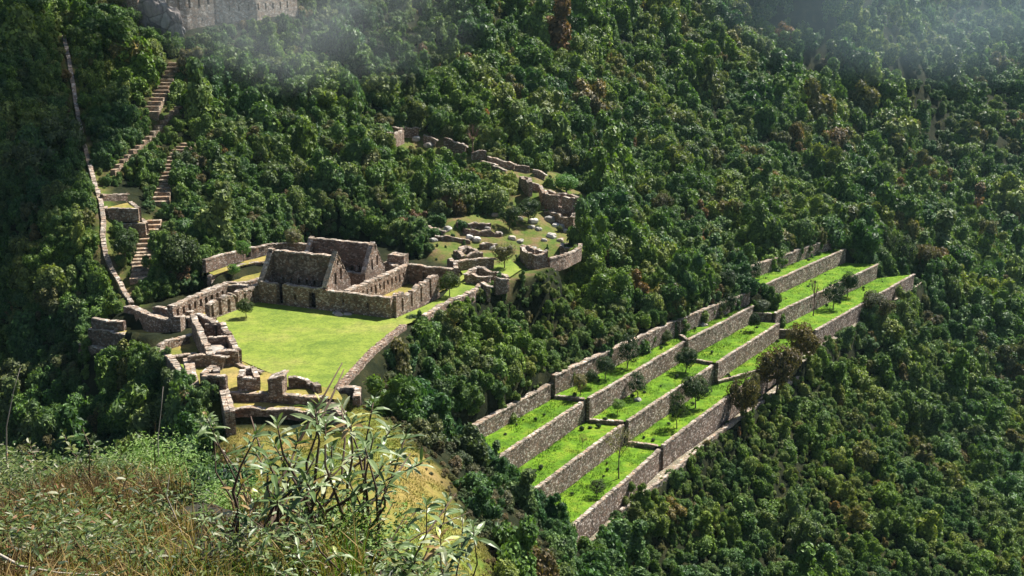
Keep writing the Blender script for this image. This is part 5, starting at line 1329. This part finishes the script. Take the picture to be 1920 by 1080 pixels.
stalk("reddish stalk right of centre before the tall shrub", [(340, 960, 5.8), (338, 920, 5.8), (340, 885, 5.8)], .006, M_STRAW)

# short rough grass giving the open slope and the terraces their nap
M_TUFT = attr_mat("short_khaki_grass", [(0, (.10, .12, .02)), (.4, (.22, .19, .05)), (.7, (.30, .22, .08)), (1, (.36, .30, .14))], .8, .1, .25)
M_TUFTG = attr_mat("short_green_grass", [(0, (.04, .09, .01)), (.5, (.10, .19, .012)), (.85, (.18, .25, .03)), (1, (.26, .27, .08))], .8, .1, .3)
kk = np.array([(p[0], p[1]) for p in KHW]); n_ = 60000
bx, by = rg.uniform(kk[:, 0].min(), kk[:, 0].max(), n_), rg.uniform(kk[:, 1].min(), kk[:, 1].max(), n_)
kp = (poly_sd(bx, by, KHW) < .8) & (vnoise(bx, by, 2.2, 61) + .5 * vnoise(bx, by, .7, 62) > .62); bx, by = bx[kp], by[kp]
B = np.stack([bx, by, tz(bx, by) - .03], 1)
V, Fc, var = blades(B, rg.uniform(.12, .42, len(B)), .035, rg, 1.0, np.clip(vnoise(bx, by, 5, 63) * .8 + rg.normal(0, .2, len(B)), 0, 1))
o = bpy.data.objects.new("ridge_grass", mesh_with_var("ridge_grass", V, Fc, var, [M_TUFT])); COL.objects.link(o); tag(o, kind="stuff")
BB = []
for s_ in SECT:
    for poly, zb in s_['bench']:
        h_n = len(poly) // 2; m_b = 3200
        a0, a1, b0_, b1_ = poly[0], poly[h_n - 1], poly[-1], poly[h_n]
        u_, w_ = rg.uniform(0, 1, m_b), rg.uniform(0, 1, m_b) ** 1.3
        p0 = np.outer(1 - u_, a0[:2]) + np.outer(u_, a1[:2]); p1 = np.outer(1 - u_, b0_[:2]) + np.outer(u_, b1_[:2])
        q2 = p0 * (1 - w_[:, None]) + p1 * w_[:, None]; kp = vnoise(q2[:, 0], q2[:, 1], 1.8, 71) + .5 * vnoise(q2[:, 0], q2[:, 1], .6, 72) + .3 * (1 - w_) > .8
        BB.append(np.concatenate([q2[kp], np.full((kp.sum(), 1), zb - .05)], 1))
B = np.concatenate(BB)
V, Fc, var = blades(B, rg.uniform(.15, .5, len(B)), .04, rg, 1.0, np.clip(vnoise(B[:, 0], B[:, 1], 4, 73) * .8 + rg.normal(0, .22, len(B)), 0, 1))
o = bpy.data.objects.new("rough_terrace_grass", mesh_with_var("rough_terrace_grass", V, Fc, var, [M_TUFTG])); COL.objects.link(o); tag(o, kind="stuff")

# ------------------------------------------------------------------ air
def box(name, lo, hi, mat):
    V = [(x, y, z) for z in (lo[2], hi[2]) for y in (lo[1], hi[1]) for x in (lo[0], hi[0])]
    Fc = [(0, 2, 3, 1), (4, 5, 7, 6), (0, 1, 5, 4), (2, 6, 7, 3), (0, 4, 6, 2), (1, 3, 7, 5)]
    return link_mesh(name, V, Fc, mat)
m, t, b = new_mat("haze_air"); t.nodes.remove(b); pv = t.nodes.new("ShaderNodeVolumePrincipled")
pv.inputs["Color"].default_value = (.5, .8, .9, 1); pv.inputs["Density"].default_value = .00004; pv.inputs["Anisotropy"].default_value = .2
t.links.new(pv.outputs[0], t.nodes["Material Output"].inputs["Volume"])
HAZE = True
if HAZE:
    tag(box("haze", (-345, -105, float(GZ.min()) - 6), (915, 1110, max(float(GZ.max()), 60) + 14), m), kind="stuff")

def mist(label, c, rad, dens, seed, scale, tint=(.88, .93, .96, 1)):
    import bmesh
    bm = bmesh.new(); bmesh.ops.create_icosphere(bm, subdivisions=3, radius=1)
    me = bpy.data.meshes.new("mist"); bm.to_mesh(me); bm.free()
    m, t, b = new_mat("drifting_mist"); t.nodes.remove(b)
    tc = t.nodes.new("ShaderNodeTexCoord"); ln = t.nodes.new("ShaderNodeVectorMath"); ln.operation = 'LENGTH'; t.links.new(tc.outputs["Object"], ln.inputs[0])
    geo = t.nodes.new("ShaderNodeNewGeometry"); nz = noise_node(t, tc.outputs["Object"], scale, 4, .5); nz.inputs["Distortion"].default_value = .6
    nr = t.nodes.new("ShaderNodeMapRange"); nr.inputs[1].default_value = .38; nr.inputs[2].default_value = .72; t.links.new(nz.outputs[0], nr.inputs[0])
    fr = t.nodes.new("ShaderNodeMapRange"); fr.inputs[1].default_value = 1.0; fr.inputs[2].default_value = .2; t.links.new(ln.outputs["Value"], fr.inputs[0])
    mu = t.nodes.new("ShaderNodeMath"); mu.operation = 'MULTIPLY'; t.links.new(nr.outputs[0], mu.inputs[0]); t.links.new(fr.outputs[0], mu.inputs[1])
    m2 = t.nodes.new("ShaderNodeMath"); m2.operation = 'MULTIPLY'; m2.inputs[1].default_value = dens; t.links.new(mu.outputs[0], m2.inputs[0])
    pv = t.nodes.new("ShaderNodeVolumePrincipled"); pv.inputs["Color"].default_value = tint; t.links.new(m2.outputs[0], pv.inputs["Density"])
    t.links.new(pv.outputs[0], t.nodes["Material Output"].inputs["Volume"]); me.materials.append(m)
    o = bpy.data.objects.new("mist", me); COL.objects.link(o); o.location = c; o.scale = rad; o["kind"] = "stuff"; o["label"] = label
    return o
scene.cycles.volume_step_rate = 2.0
mist("wisps of white mist drifting over the forest below the upper ruins", PY(590, 40, 235), (38, 12, 17), .034, 1, 1.5, (.82, .92, .97, 1))
mist("faint mist over the upper ruin walls", PY(400, 0, 255), (26, 8, 10), .012, 2, 1.3)
mist("blue white mist bank in the top right corner", PY(1840, -10, 430), (115, 35, 38), .013, 3, 1.0, (.62, .84, .95, 1))

# added sun blocker, unseen, up the sun ray: shades the left ravine slope
def added_shade_cloud(c, rad, dens):
    import bmesh
    bm = bmesh.new(); bmesh.ops.create_icosphere(bm, subdivisions=4, radius=1)
    for v in bm.verts: v.co = v.co * (1 + .35 * mnoise.noise(v.co * 1.6) + .15 * mnoise.noise(v.co * 4))
    me = bpy.data.meshes.new("added_shade_cloud"); bm.to_mesh(me); bm.free()
    m, t, b = new_mat("shade_cloud_vapour"); t.nodes.remove(b); pv = t.nodes.new("ShaderNodeVolumePrincipled")
    pv.inputs["Color"].default_value = (.95, .96, .98, 1); pv.inputs["Density"].default_value = dens
    t.links.new(pv.outputs[0], t.nodes["Material Output"].inputs["Volume"]); me.materials.append(m)
    o = bpy.data.objects.new("added_shade_cloud", me); COL.objects.link(o); o.location = c; o.scale = rad; o["kind"] = "stuff"
added_shade_cloud(Vector((-124, 166, -5)) + SUN * 420, (42, 46, 14), .2)
